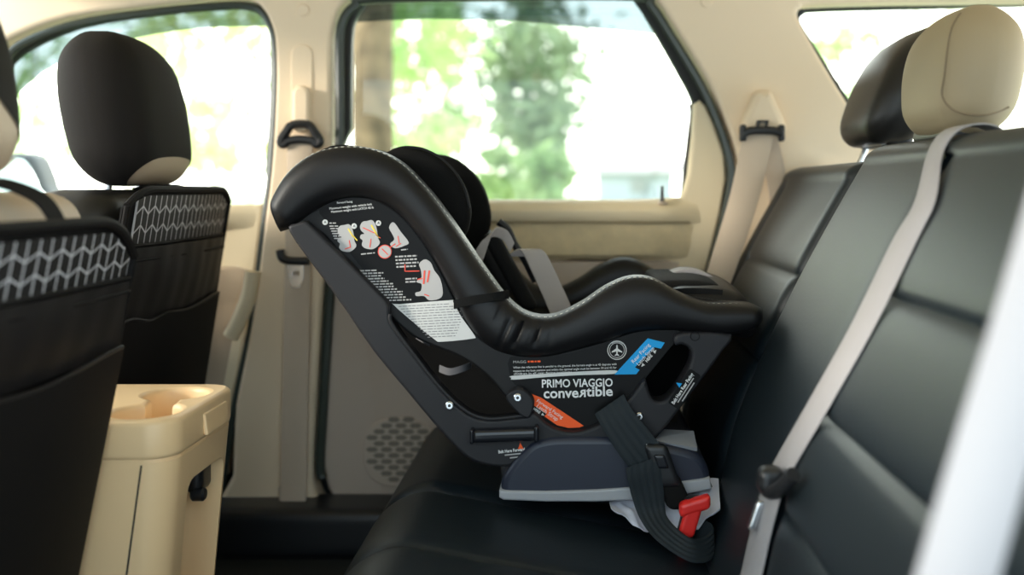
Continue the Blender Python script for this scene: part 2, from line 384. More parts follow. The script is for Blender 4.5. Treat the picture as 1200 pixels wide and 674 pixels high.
# door sill kick trim along the floor
o = struct(rbox('trim_4', (2.2, 0.13, 0.10), 0.02, M['blk'], loc=(-0.35, 2.0, 0.115)))
o = struct(rbox('floor', (3.2, 2.2, 0.05), 0.01, M['carpet'], loc=(-0.1, 1.05, 0.045)))
o = struct(rbox('ceiling', (2.8, 1.85, 0.05), 0.02, M['cream'], loc=(0.20, 1.20, 1.265)))  # headliner above the view, put in to block light from overhead

struct(rbox('wall_front_unseen', (0.30, 1.66, 0.66), 0.08, M['blk'], loc=(-1.53, 1.18, 0.40)))  # unseen block for the dashboard, added to keep low sky light off the bench
struct(rbox('wall_left_unseen', (0.95, 0.07, 0.70), 0.03, M['creamd'], loc=(-1.05, 0.30, 0.42)))  # unseen block for the near front door, added to shade the rear bench

# ---------------------------------------------------------------- rear door
door = bpy.data.objects.new('door_1', None); COL.objects.link(door); struct(door); door.location = at(600, 600, YW+0.02)
DP = [(396, 236), (600, 236), (770, 233), (799, 231), (806, 205), (811, 160), (813, 122), (819, 118), (826, 124), (836, 145), (848, 180), (850, 210), (843, 252), (826, 320), (808, 380), (785, 445), (770, 590), (440, 606), (416, 603), (398, 592), (386, 570), (378, 535), (381, 450), (388, 350), (395, 260)]
plate('door_panel', [px([p for p in DP if p[1] < 330]+[(823, 330), (391, 310)], YW)], YW-0.012, YW+0.03, M['creamd'], door, bev=0.006)
plate('lower_trim', [px([(391, 306), (823, 332)]+[p for p in DP if p[1] >= 330], YW)], YW-0.014, YW+0.03, M['taupe'], door, bev=0.008)
# bright ledge under the glass, fabric insert, pocketed lower panel
def strip(name, u0, u1, prof, Y, m, parent, u0b=None, u1b=None):
    """A moulding running along the door: prof is (v, standoff) from top to bottom."""
    rings = []
    N = 24
    for i in range(N+1):
        t = i/N; ring = []
        for v, d in prof:
            k = (v-prof[0][0])/(prof[-1][0]-prof[0][0])
            a = u0+(u0b-u0)*k if u0b is not None else u0
            b = u1+(u1b-u1)*k if u1b is not None else u1
            e = sm(min(t, 1-t)*N/3.0)
            ring.append(at(a+(b-a)*t, v, Y)+Vector((0, -d*e, 0)))
        back = [p+Vector((0, 0.04+prof_d[1]*e, 0)) for p, prof_d in zip(reversed(ring), reversed(prof))]
        rings.append(ring+back)
    v, f = loft(rings); return mk(name, v, f, m, parent, ang=35)
strip('window_ledge', 400, 822, [(234, 0.0), (236, 0.010), (240, 0.024), (247, 0.033), (254, 0.033), (259, 0.028), (262, 0.012)], YW-0.010, M['creamd'], door, 396, 826)
strip('fabric_insert', 405, 822, [(261, 0.012), (266, 0.016), (285, 0.020), (298, 0.019), (303, 0.010)], YW-0.010, M['fabric'], door, 398, 812)
strip('lower_panel', 403, 812, [(305, 0.006), (307, 0.016), (330, 0.018), (420, 0.014), (480, 0.010), (560, 0.010), (598, 0.004)], YW-0.008, M['taupe'], door, 420, 768)
# speaker grille: an oval of hexagon cells
g = []
c0 = at(470, 527, YW-0.022); sR = YW/FPX
ring = [(at(470+42*math.copysign(abs(math.cos(a))**0.8, math.cos(a)), 527+40*math.copysign(abs(math.sin(a))**0.8, math.sin(a)), YW)) for a in [2*PI*k/40 for k in range(40)]]
sg = plate('speaker_grille', [[(p.x, p.z) for p in ring]], YW-0.0245, YW-0.012, M['taupe'], door, bev=0.002)
cells = []
for r in range(-6, 7):
    for q in range(-4, 5):
        u = 470+q*17+(8.5 if r % 2 else 0); v = 527+r*7.0
        if ((u-470)/40)**2+((v-527)/38)**2 < 0.92:
            hexa = [at(u+7.3*cx, v+2.9*cy, YW-0.0246) for cx, cy in ((-1, 0), (-0.55, -1), (0.55, -1), (1, 0), (0.55, 1), (-0.55, 1))]
            cells.append(([p for p in hexa]+[p+Vector((0, 0.003, 0)) for p in hexa], [tuple(range(6)), tuple(range(11, 5, -1))]+[(i, (i+1) % 6, (i+1) % 6+6, i+6) for i in range(6)]))
M['grille'] = mat('grille_dark', (0.22, 0.19, 0.15), 0.7)
gc = mk('grille_mesh', *join_geo(cells), M['grille'], None, smooth=False); gc.data.transform(Matrix.Translation(-door.location)); gc.parent = sg
# lock pull and the window channel
pk = [at(776, y, YW-0.03) for y in (238, 232, 226, 218)]
v, f = loft([[p+Vector((r*math.cos(2*PI*k/10), r*math.sin(2*PI*k/10), 0)) for k in range(10)] for p, r in zip(pk, (0.006, 0.004, 0.0035, 0.003))])
lk = mk('lock_pull', v, f, M['blk'], door)
v, f = cyl_geo(at(776, 238, YW-0.03), (0, 0, 1), 0.011, 0.006, 16, 0.002); mk('lock_collar', v, f, M['beltb'], door)
v, f = tube_geo(catmull([at(u, vv, YW+0.03) for u, vv in ((810, 122), (811, 135), (807, 170), (800, 232))], 6), 0.0055); mk('glass_channel', v, f, M['rubber'], door)

# front passenger door, seen past the seat
fd = bpy.data.objects.new('door_2', None); COL.objects.link(fd); struct(fd); fd.location = at(200, 590, YW+0.02)
plate('door_panel', [px([(-235, 252), (100, 246), (300, 240), (311, 238), (306, 290), (295, 370), (275, 470), (256, 575), (100, 585), (-235, 585)], YW)], YW-0.012, YW+0.03, M['creamd'], fd, bev=0.008)
strip('window_ledge', -230, 309, [(240, 0.0), (244, 0.018), (252, 0.030), (262, 0.026), (268, 0.010)], YW-0.010, M['creamd'], fd, -230, 304)
strip('lower_panel', -230, 300, [(312, 0.006), (316, 0.022), (335, 0.030), (352, 0.024), (360, 0.012), (450, 0.010), (560, 0.004)], YW-0.010, M['beigeleather'], fd, -230, 262)
mk('door_pull', *tube_geo(catmull([at(u, v, YW-0.045) for u, v in ((296, 318), (292, 345), (282, 372), (270, 395))], 6), 0.016, 10), M['creamd'], fd)

# ---------------------------------------------------------------- small trim on the B pillar and C pillar
YP = YW-0.035
def stadium(u, v0, v1, hw, n=10):
    pts = []
    for k in range(n+1): a = PI*k/n; pts.append((u+hw*math.cos(a), v0+hw-hw*math.sin(a)))
    for k in range(n+1): a = PI*k/n; pts.append((u-hw*math.cos(a), v1-hw+hw*math.sin(a)))
    return pts

# ---------------------------------------------------------------- seat belts
def belt_thing(label, loc): return thing('seat_belt', label, 'seat belt', loc)
X1 = Vector((1, 0, 0)); Y1 = Vector((0, 1, 0)); Z1 = Vector((0, 0, 1))
b1 = belt_thing('beige seat belt hanging straight down the pillar between the two side windows', at(346, 590, YP-0.012))
plate('slider_track', [px(stadium(354, 52, 165, 12.5), YP)], YP-0.003, YP+0.006, M['cream'], b1, bev=0.002)
plate('adjuster_cover', [px(stadium(353, 100, 156, 10.5), YP-0.02)], YP-0.026, YP-0.002, M['cream'], b1, bev=0.008)
def d_ring(u, v, w, h, Y, ang, r, parent):
    P = [(-0.20*w, -0.62*h), (0.20*w, -0.62*h), (0.36*w, -0.25*h), (0.50*w, 0.20*h), (0.47*w, 0.42*h), (0.40*w, 0.40*h), (0.30*w, 0.24*h), (0, 0.16*h), (-0.30*w, 0.24*h), (-0.40*w, 0.40*h), (-0.47*w, 0.42*h), (-0.50*w, 0.20*h), (-0.36*w, -0.25*h)]
    C = catmull([at(u+a, v+b, Y) for a, b in P], 4, True)
    return mk('belt_guide', *tube_geo(C, r, 8, True), M['blk'], parent)
d_ring(352, 160, 45, 22, YP-0.030, 0, 0.0090, b1)
hw = lambda p, Y: X1*(p*Y/FPX/2)
YB = YP-0.026
ribbon('webbing', [at(352, 166, YB), at(351, 200, YB), at(349, 300, YB), at(346, 450, YB), at(344, 560, YB), at(343, 594, YB)], [hw(30, YB)]*6, M['beltb'], b1)
tg = plate('latch_tongue', [px([(337, 308), (356, 308), (356, 326), (352, 337), (342, 337), (338, 326)], YB-0.004), px([(343, 318), (351, 318), (351, 323), (343, 323)], YB-0.004)], YB-0.006, YB-0.003, M['steel'], b1, bev=0.0006)
P = catmull([at(328, 293, YB-0.008), at(331, 303, YB-0.010), at(343, 306, YB-0.012), at(362, 306, YB-0.012)], 5)
mk('tongue_grip', *tube_geo(P, 0.0085, 10), M['blk'], b1)
rbox('anchor_plate', (0.055, 0.012, 0.045), 0.005, M['taupe'], b1, loc=at(343, 582, YP-0.018))

b2 = belt_thing('beige seat belt hanging from a bell shaped cover on the rear pillar', at(850, 320, YP-0.03))
bell = [(884, 108), (893, 106), (902, 108), (909, 122), (917, 140), (920, 152), (912, 158), (875, 158), (866, 152), (869, 140), (877, 122)]
plate('belt_cover', [cpx(bell, YP-0.02, 4)], YP-0.045, YP+0.004, M['cream'], b2, bev=0.016)
rbox('belt_guide', (0.085, 0.030, 0.016), 0.006, M['blk'], b2, loc=at(893, 153, YP-0.055), deform=lambda p: (p.x, p.y, p.z-0.010*(abs(p.x)/0.042)**4))
plate('guide_clip', [px([(888, 141), (901, 141), (899, 151), (886, 151)], YP-0.06), px([(891, 143), (898, 143), (897, 149), (889, 149)], YP-0.06)], YP-0.060, YP-0.046, M['blk'], b2)
for hh in (-1, 1): rbox('guide_horn', (0.012, 0.022, 0.034), 0.005, M['blk'], b2, loc=at(893+hh*22.5, 156, YP-0.055))
mk('webbing', *join_geo([ribbon_geo([at(889, 156, YP-0.052), at(885, 175, YP-0.058), at(874, 225, YP-0.062), at(856, 285, YP-0.066), at(836, 345, YP-0.070), at(820, 390, YP-0.072)], [hw(36, 1.98), hw(36, 1.98), hw(37, 1.96)+Z1*0.006, hw(38, 1.96)+Z1*0.010, hw(36, 1.96)+Z1*0.012, hw(34, 1.96)+Z1*0.012]),
    ribbon_geo([at(899, 158, YP-0.020), at(906, 190, YP-0.014), at(913, 230, YP-0.010), at(915, 270, YP-0.010)], [hw(24, 2.0)]*4)]), M['beltb'], b2)

# ---------------------------------------------------------------- rear bench
SL = 0.47
def back_x(z):                                      # front face of the rear backrests
    t = (z-0.33)/0.53
    return 0.20+(z-0.33)*SL-0.020*math.sin(PI*max(0, min(1, t)))+0.016*sm((0.47-z)/0.17)
def back_hit(u, v, off=0.0):
    """The point of the backrest face seen at a pixel, lifted off it by off."""
    Y = 1.2
    for _ in range(60):
        z = CZ-(v-CV)/FPX*Y; x = back_x(z)-off; Y2 = x*FPX/(u-CU); Y = 0.5*Y+0.5*Y2
    return at(u, v, Y)
def backrest(name, y0, y1, ztop, seams_h, seam_v, parent, rise=0.0):
    zb = 0.20; prof = []
    NF = 96
    for i in range(NF+1): z = zb+(ztop-0.028-zb)*i/NF; prof.append((back_x(z), z, 0))
    nT = 14; xt = back_x(ztop-0.028); r = 0.028
    for i in range(1, nT+1):
        a = PI*i/nT/2; prof.append((xt+0.05*(1-math.cos(a)), ztop-0.028+r*math.sin(a), 1))
    prof += [(xt+0.08, ztop, 1), (xt+0.11, ztop-0.004, 1), (xt+0.125, ztop-0.02, 1), (xt+0.06, ztop-0.3, 1), (back_x(zb)+0.12, zb, 1)]
    NY = int((y1-y0)/0.006); rings = []
    for j in range(NY+1):
        y = y0+(y1-y0)*j/NY; e = min(y-y0, y1-y); R = 0.030
        k = 1-math.sqrt(max(0, 1-(1-min(1, e/R))**2)); ring = []
        for x, z, f in prof:
            dx = 0.030*k; dz = -0.024*k if f else 0
            if not f:
                d = 0
                for sz, sy0, sy1 in seams_h:
                    q = math.hypot(abs(z-sz), max(0, sy0-y, y-sy1)); d += 0.007*math.exp(-(q/0.0040)**2)+0.0035*math.exp(-(q/0.018)**2)
                for sy, sz0, sz1 in seam_v:
                    q = math.hypot(abs(y-sy), max(0, sz0-z, z-sz1)); d += 0.006*math.exp(-(q/0.0040)**2)+0.0045*math.exp(-(q/0.020)**2)
                dx += d
            ring.append(Vector((x+dx, y, z+dz+rise*sm((y-y0)/(y1-y0)) * (1 if f else sm((z-0.5)/0.3)))))
        rings.append(ring)
    v, f = loft(rings); return mk(name, v, f, M['leather'], parent, ang=70)
def cush_z(x): return 0.355-(x+0.26)*0.19           # top of the bench cushion, lower towards the back
def cushion(name, y0, y1, parent, dz=0.0, seam=None):
    x0, x1 = -0.315, 0.30; prof = []
    N = 40
    for i in range(N+1):
        x = x1+(x0+0.10-x1)*i/N; prof.append((x, cush_z(x)))
    zt = cush_z(x0+0.10)
    for i in range(1, 17):
        a = PI/2*i/16; prof.append((x0+0.10-0.10*math.sin(a), zt-0.105*(1-math.cos(a))))
    prof += [(x0-0.012, zt-0.16), (x0-0.004, zt-0.20), (x0+0.03, zt-0.235), (x1, zt-0.235)]
    NY = int((y1-y0)/0.005); rings = []
    for j in range(NY+1):
        y = y0+(y1-y0)*j/NY; e = min(y-y0, y1-y); k = 1-math.sqrt(max(0, 1-(1-min(1, e/0.035))**2)); ring = []
        for i, (x, z) in enumerate(prof):
            dx = 0.035*k if x < -0.2 else 0; up = 1 if z > 0.2 else 0.2
            g = 0
            if i <= N+16:
                if seam:
                    g = 0.005*math.exp(-((y-seam)/0.004)**2)+0.004*math.exp(-((y-seam)/0.018)**2)
                    if y < seam: g += 0.005*math.exp(-((x+0.12)/0.006)**2)
            ring.append(Vector((x+dx, y, z-0.035*k*up+dz-g)))
        rings.append(ring)
    v, f = loft(rings); return mk(name, v, f, M['leather'], parent, ang=70)
def headrest(name, c, size, tilt, m, parent, r=0.05, pinch=0.25, top=0.16):
    hz = size[2]/2
    def df(p):
        t = p.z/hz; w = 1-pinch*max(0, -t-0.1)**1.3-top*max(0, t)**2.2
        d = 1-0.35*max(0, t)**2-0.15*max(0, -t)**2
        bulge = 0.012*(1-(p.y/(size[1]/2))**2)
        return (p.x*d+(-bulge if p.x < 0 else bulge*0.6)+tilt*p.z, p.y*w, p.z)
    h = rbox(name, size, r, m, parent, df, c, mm=10, k=7)
    return h, df
def posts(parent, x, y, z0, z1, sp, tilt):
    for s in (-1, 1):
        mk('headrest_post', *tube_geo([Vector((x, y+s*sp, z0)), Vector((x+tilt*(z1-z0), y+s*sp, z1))], 0.0055, 12), M['steel'], parent)

s1 = thing('rear_seat', 'black leather single rear seat behind the child car seat with black headrest', 'car seat', (0.1, 1.77, 0.07), 'rear seats')
backrest('backrest', 1.515, 2.015, 0.845, [(0.665, 1.50, 1.955), (0.535, 1.5, 1.955)], [(1.955, 0.2, 0.80)], s1)
cushion('cushion', 1.515, 2.015, s1, -0.004)
rbox('seat_base', (0.50, 0.46, 0.07), 0.02, M['blk'], s1, loc=(0.02, 1.765, 0.10))
h, df = headrest('headrest', (0.578, 1.735, 0.976), (0.115, 0.27, 0.20), 0.42, M['leatherblk'], s1)
posts(h, 0.515, 1.735, 0.83, 0.90, 0.055, 0.42)
rbox('post_hinge', (0.05, 0.17, 0.03), 0.012, M['leatherblk'], h, loc=(0.55, 1.735, 0.888))

s2 = thing('rear_seat', 'wide black leather rear seat with beige middle headrest and seam panelled backrest', 'car seat', (0.1, 1.0, 0.07), 'rear seats')
backrest('backrest', 0.47, 1.505, 0.868, [(0.68, 0.5, 1.135), (0.541, 0.5, 1.135), (0.426, 0.5, 1.135)], [(1.148, 0.2, 0.84)], s2)
cushion('cushion', 0.47, 1.505, s2, 0.0, 1.262)
rbox('seat_base', (0.50, 1.0, 0.07), 0.02, M['blk'], s2, loc=(0.02, 0.985, 0.10))
HC, HSZ = Vector((0.520, 1.318, 0.954)), (0.092, 0.235, 0.170)
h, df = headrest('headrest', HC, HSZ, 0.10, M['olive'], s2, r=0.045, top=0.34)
tag(h, 'beige headrest')
# piping where the front panel of the headrest meets its side
def snap(p, r=0.045):
    h_ = [x/2 for x in HSZ]; q = Vector([max(-(h_[i]-r), min(h_[i]-r, p[i])) for i in range(3)]); d = Vector(p)-q
    return Vector(df(q+d.normalized()*(r+0.0004)))
hx_, hy_ = HSZ[0]/2, HSZ[1]/2
P = [snap((-hx_, -0.082, z)) for z in (0.085, 0.070, 0.05, 0.02, -0.01, -0.035)]+[snap((-hx_, -0.100, -0.055)), snap((-0.030, -hy_, -0.066)), snap((0.0, -hy_, -0.064)), snap((0.035, -hy_, -0.055))]
mk('piping', *tube_geo(catmull([p+HC for p in P], 5), 0.0016, 6), mat('headrest_piping', (0.20, 0.15, 0.09), 0.7), h)
posts(h, 0.505, 1.325, 0.84, 0.89, 0.05, 0.22)
rbox('post_collar', (0.045, 0.15, 0.02), 0.008, M['blk'], h, loc=(0.505, 1.325, 0.874))
h, df = headrest('headrest', (0.516, 0.925, 0.954), (0.092, 0.235, 0.170), 0.10, M['leatherblk'], s2, r=0.045, top=0.34)
posts(h, 0.505, 0.925, 0.84, 0.89, 0.05, 0.22)

# middle belt, over the top of the wide backrest
mb = belt_thing('grey seat belt lying down the wide black backrest below the beige headrest', back_hit(905, 565, 0.01))
CP = [Vector((0.524, 1.186, 0.850)), Vector((0.508, 1.184, 0.8715)), Vector((0.480, 1.178, 0.8775)), Vector((0.4495, 1.171, 0.8690)), Vector((0.430, 1.166, 0.843))] + [back_hit(u, v, 0.008) for u, v in ((1084, 236), (1060, 282), (1010, 384), (955, 482), (913, 556), (897, 602), (880, 676), (868, 730))]
WV = [Vector((0.001, -0.020, 0))]*3+[Vector((0.002, -0.020, 0))]*2+[Vector((0.005, -0.020, 0.002))]+[Vector((0.0075, -0.021, 0.003))]*7
ribbon('webbing', CP, WV, M['beltg'], mb, 0.0012, 8)
P = [back_hit(u, v, 0.020) for u, v in ((893, 566), (903, 577), (915, 572), (930, 556))]
tgp = mk('tongue_grip', *tube_geo(catmull(P, 5), 0.0085, 10), M['blk'], mb)
rbox('tongue_body', (0.030, 0.03, 0.030), 0.010, M['blk'], mb, loc=back_hit(903, 562, 0.022))
pa = back_hit(886, 603, 0.016)
rbox('latch_tongue', (0.010, 0.012, 0.034), 0.003, M['steel'], mb, loc=pa, deform=lambda p: (p.x+0.35*p.z, p.y, p.z))

# outer belt close to the open door
nb = belt_thing('pale seat belt strap hanging in front of the wide black backrest, out of focus', at(1120, 674, 0.52))
ribbon('webbing', [at(1330, -60, 0.60), at(1262, 190, 0.56), at(1218, 345, 0.54), at(1168, 512, 0.525), at(1122, 674, 0.52), at(1070, 860, 0.53)], [Vector((0.022, -0.006, 0.008))]*2+[Vector((0.0225, -0.004, 0.008))]*4, M['beltg'], nb, 0.0012)

# ---------------------------------------------------------------- front seats
def front_seat(label, xr, yc, zt, m_back, lean):
    root = thing('front_seat', label, 'car seat', (xr-0.25, yc, 0.07), 'front seats')
    H = zt-0.28
    def df(p):
        t = p.z/(H/2); w = 1-0.10*max(0, t)**3
        return (p.x+lean*(p.z-H/2+0.04)+0.02*(p.y/0.25)**2*(-1), p.y*w, p.z)
    rbox('backrest', (0.15, 0.47, H), 0.05, m_back, root, df, (xr-0.078, yc, 0.28+H/2), mm=12, k=6)
    rbox('cushion', (0.50, 0.50, 0.16), 0.06, m_back, root, None, (xr-0.40, yc, 0.27))
    rbox('seat_base', (0.42, 0.42, 0.13), 0.02, M['blk'], root, None, (xr-0.38, yc, 0.13))
    return root
def cap_cover(h, plane_co, plane_no, m, scale, centre):
    """A fabric cover over the upper part of a headrest, ended by a plane."""
    me = h.data.copy(); bm = bmesh.new(); bm.from_mesh(me)
    for v in bm.verts: v.co = centre+(v.co-centre)*scale
    bmesh.ops.bisect_plane(bm, geom=bm.verts[:]+bm.edges[:]+bm.faces[:], plane_co=plane_co, plane_no=plane_no, clear_inner=True)
    bm.to_mesh(me); bm.free(); me.materials.clear()
    o = link('headrest_cover', me, m, None); o.parent = h; return o
f1 = front_seat('black covered front passenger seat with upright headrest beside the far window', -0.700, 1.724, 0.800, M['leatherblk'], 0.16)
def front_head(root, c, size, m, mc, co, no):
    hz = size[2]/2
    def df(p):
        t = p.z/hz; w = 1-0.30*max(0, t)**2.2-0.16*max(0, -t)**2; d = 1-0.30*max(0, t)**2-0.15*max(0, -t)**2
        return (p.x*d+0.016*(1-(p.y/(size[1]/2))**2)*(1 if p.x > 0 else -1)-0.17*p.z, p.y*w, p.z)
    h = rbox('headrest', size, 0.06, m, root, df, c, mm=10, k=7)
    off = -root.location
    cc = Vector(c)+off
    cv = cap_cover(h, cc+Vector(co), Vector(no), mc, 1.015, cc)
    for s in (-1, 1): mk('headrest_post', *tube_geo([Vector((c[0]-0.01, c[1]+s*0.06, c[2]-hz-0.06)), Vector((c[0], c[1]+s*0.06, c[2]-hz+0.03))], 0.006, 12), M['steel'], root)
    return h
front_head(f1, (-0.776, 1.705, 0.936), (0.125, 0.265, 0.258), M['beigeleather'], M['cover'], (0.075, 0.0, -0.092), (-0.9, 0.0, 1.0))
f2 = front_seat('beige leather driver seat with black capped headrest close to the camera', -0.566, 0.982, 0.797, M['beigeleather'], 0.20)
front_head(f2, (-0.668, 0.955, 0.925), (0.125, 0.275, 0.245), M['beigeleather'], M['cover'], (0.05, 0.12, -0.085), (0.0, 0.7, 1.0))

def organizer(label, xr, y0, y1, zt, zb, lean, zc0, zc1, zp0, zp1, zl, roundc, strap):
    root = thing('backseat_organizer', label, 'seat organizer', (xr, (y0+y1)/2, zb), 'seat back organizers')
    def X(z, y, lift=0.0):
        b = 0.010*(1-((y-(y0+y1)/2)/((y1-y0)/2))**2)
        return xr-lean*(zt-z)+b+lift
    def top(y):                                       # the sheet's upper edge, rounded at its corners
        e = min(y-y0, y1-y); k = max(0, 1-e/roundc); return zt-0.38*roundc*k**2.2
    def sheet(name, za, zb_, m, lift, par, hem=None, ny=40, nz=16, y0_=y0, y1_=y1, wav=0.0, th=0.003, puff=0.0):
        vs = []; fs = []; uvs = []
        for i in range(ny+1):
            y = y0_+(y1_-y0_)*i/ny; a = min(za, top(y)-(0 if za >= zt else 0.010)) if za >= zt-0.08 else za
            if hem: a = za+hem(i/ny)
            for j in range(nz+1):
                z = a+(zb_-a)*j/nz
                pf = puff*math.sin(PI*min(1, max(0, i/ny)))*math.sin(PI*j/nz*0.9+0.25)
                w = wav*math.sin(i*0.9)*math.sin(i*0.37+j*0.15)
                vs.append(Vector((X(z, y, lift)+w+pf, y, z))); uvs.append((i/ny, (z-zb_)/max(1e-4, za-zb_)))
        n0 = len(vs); vs += [v-Vector((th, 0, 0)) for v in vs]; R = nz+1
        for i in range(ny):
            for j in range(nz):
                q = (i*R+j, (i+1)*R+j, (i+1)*R+j+1, i*R+j+1); fs.append(q); fs.append(tuple(n0+k for k in reversed(q)))
        for i in range(ny):
            for j in (0, nz):
                a, b = i*R+j, (i+1)*R+j; fs.append((a, b, b+n0, a+n0))
        for j in range(nz):
            for i in (0, ny):
                a, b = i*R+j, i*R+j+1; fs.append((a, b, b+n0, a+n0))
        o = mk(name, vs, fs, m, par, ang=60)
        uv = o.data.uv_layers.new(name='UVMap'); U2 = uvs+uvs
        for l in o.data.loops: uv.data[l.index].uv = U2[l.vertex_index]
        return o
    def hem_tube(z, lift, r, m, par, f=None, name='hem'):
        P = [Vector((X(z+(f(i/30) if f else 0), y0+0.008+(y1-y0-0.016)*i/30, lift), y0+0.008+(y1-y0-0.016)*i/30, z+(f(i/30) if f else 0))) for i in range(31)]
        return mk(name, *tube_geo(P, r, 8), m, par)
    sheet('back_panel', zt, zb, M['nylond'], 0.010, root, nz=30)
    sheet('chevron_panel', zc0, zc1, M['chevron'], 0.014, root, y0_=y0+0.034, y1_=y1-0.016)
    hem_tube(zc1, 0.016, 0.003, M['nylond'], root)
    sheet('mesh_pocket', zc1-0.004, zp1, M['nylon'], 0.018, root, wav=0.0012, puff=0.006)
    hem_tube(zp0, 0.019, 0.0025, M['nylond'], root)
    hf = lambda t: 0.006*math.sin(2.5*PI*t)-0.012*sm(1-abs(t-0.25)*6)+strap*0.0*(1-t)
    sheet('lower_pocket', zl, zb, M['nylond'], 0.024, root, hem=hf, puff=0.015, ny=40)
    hem_tube(zl, 0.024, 0.003, M['nylon'], root, hf, 'pocket_hem')
    for yy in (y0+0.004, y1-0.004):
        P = [Vector((X(z, yy, 0.014), yy, z)) for z in [top(yy)+(zb-top(yy))*i/20 for i in range(21)]]
        mk('edge_binding', *tube_geo(P, 0.005, 8), M['nylond'], root)
    P = [Vector((X(top(y), y, 0.014), y, top(y))) for y in [y0+0.004+(y1-y0-0.008)*i/40 for i in range(41)]]
    mk('edge_binding', *tube_geo(P, 0.006, 8), M['nylond'], root)
    return root, X
og1, Xf = organizer('black seat back organizer hung on the front passenger seat, chevron band above wavy pocket', -0.688, 1.486, 1.932, 0.800, 0.12, 0.16, 0.790, 0.712, 0.688, 0.58, 0.592, 0.075, 0)
ribbon('hanging_strap', [Vector((-0.672, 1.70, 0.785)), Vector((-0.686, 1.70, 0.805)), Vector((-0.715, 1.69, 0.806)), Vector((-0.745, 1.68, 0.801))], [Y1*0.022]*4, M['nylond'], og1, 0.002)
og2, Xn = organizer('black seat back organizer hung on the driver seat, white chevron band by the beige shoulder', -0.548, 0.69, 1.215, 0.764, 0.10, 0.20, 0.750, 0.692, 0.675, 0.60, 0.600, 0.13, 1)
ribbon('hanging_strap', [Vector((-0.530, 1.010, 0.765)), Vector((-0.545, 1.005, 0.790)), Vector((-0.575, 0.99, 0.806)), Vector((-0.605, 0.98, 0.8075)), Vector((-0.635, 0.965, 0.801))], [Vector((0.0, 0.013, 0.003))]*5, M['nylond'], og2, 0.0015)

# ---------------------------------------------------------------- centre console
cs = thing('center_console', 'tall cream plastic center console with two cup holders between the front seats', 'console', (-0.62, 1.36, 0.07))
YC0, YC1 = 1.245, 1.475
tilt_z = lambda p: (p.x-0.15*p.z, p.y, p.z)
def taper(k0, k1):
    def d(p):
        t = 0.5-p.z/0.40; return (p.x-0.035*t if p.x > 0 else p.x, p.y*(1-0.05*t), p.z)
    return d
def rrect(x0, x1, y0, y1, r0, r1):
    P = []
    for cx, cy, r, a0 in ((x1-r1, y0+r1, r1, -90), (x1-r1, y1-r1, r1, 0), (x0+r0, y1-r0, r0, 90), (x0+r0, y0+r0, r0, 180)):
        P += [(cx+r*math.cos(math.radians(a0+90*k/8)), cy+r*math.sin(math.radians(a0+90*k/8))) for k in range(9)]
    return P
body = mk('console_body', *loft([[Vector((x, y, z)) for x, y in rrect(-0.80, -0.5085-0.085*(0.454-z), 1.240+0.02*(0.454-z), 1.478-0.02*(0.454-z), 0.006, 0.036)] for z in (0.454, 0.452, 0.36, 0.26, 0.16, 0.07)]), M['console'], cs)
rb = rbox('recess', (0.10, 0.135, 0.27), 0.02, None, None, loc=(-0.515, 1.372, 0.277), deform=lambda p: (p.x-0.085*(0.135-p.z), p.y, p.z))
rb.data.transform(Matrix.Translation(-cs.location))
rb.location = cs.location
bpy.context.view_layer.update(); bool_cut(body, [rb])
mk('side_groove', *tube_geo([Vector((-0.546, 1.2402, 0.451)), Vector((-0.572, 1.2438, 0.27)), Vector((-0.60, 1.2476, 0.08))], 0.0013, 6), M['seam'], cs)
v, f = rbox_geo((0.022, 0.05, 0.062), 0.010, None, 4, 4, (-0.541, 1.418, 0.396)); mk('power_outlet', v, f, M['blk'], cs, fix=False)
mk('outlet_cap', *cyl_geo((-0.534, 1.398, 0.366), (1, 0, 0), 0.010, 0.02, 16, 0.003), M['blk'], cs)
# top tray with the cup holders
ca, cb, cr = Vector((-0.566, 1.300)), Vector((-0.571, 1.411)), 0.0435
hole8 = [(ca.x+cr*math.cos(a), ca.y+cr*math.sin(a)) for a in [math.radians(65-310*k/30) for k in range(31)]][::-1]
hole8 = [(ca.x+cr*math.cos(math.radians(115+310*k/30)), ca.y+cr*math.sin(math.radians(115+310*k/30))) for k in range(31)]+[(cb.x+cr*math.cos(math.radians(-65+310*k/30)), cb.y+cr*math.sin(math.radians(-65+310*k/30))) for k in range(31)]
TY0, TY1 = 1.236, 1.482
tray = plate_z('cup_holder_tray', [rrect(-0.765, -0.506, TY0, TY1, 0.006, 0.040), hole8], 0.457, 0.507, M['console'], cs, bev=0.007)
plate_z('tray_rim', [rrect(-0.764, -0.509, TY0+0.004, TY1-0.004, 0.006, 0.038)], 0.453, 0.458, M['console'], cs, bev=0.001)
rbox('rear_grip', (0.006, 0.085, 0.030), 0.002, M['console'], cs, tilt_z, (-0.505, 1.385, 0.478))
rbox('armrest_lid', (0.20, YC1-YC0, 0.055), 0.020, M['console'], cs, None, (-0.872, 1.36, 0.484), mm=6, k=5)
rbox('console_front', (0.22, YC1-YC0-0.02, 0.40), 0.02, M['console'], cs, None, (-0.912, 1.36, 0.262))

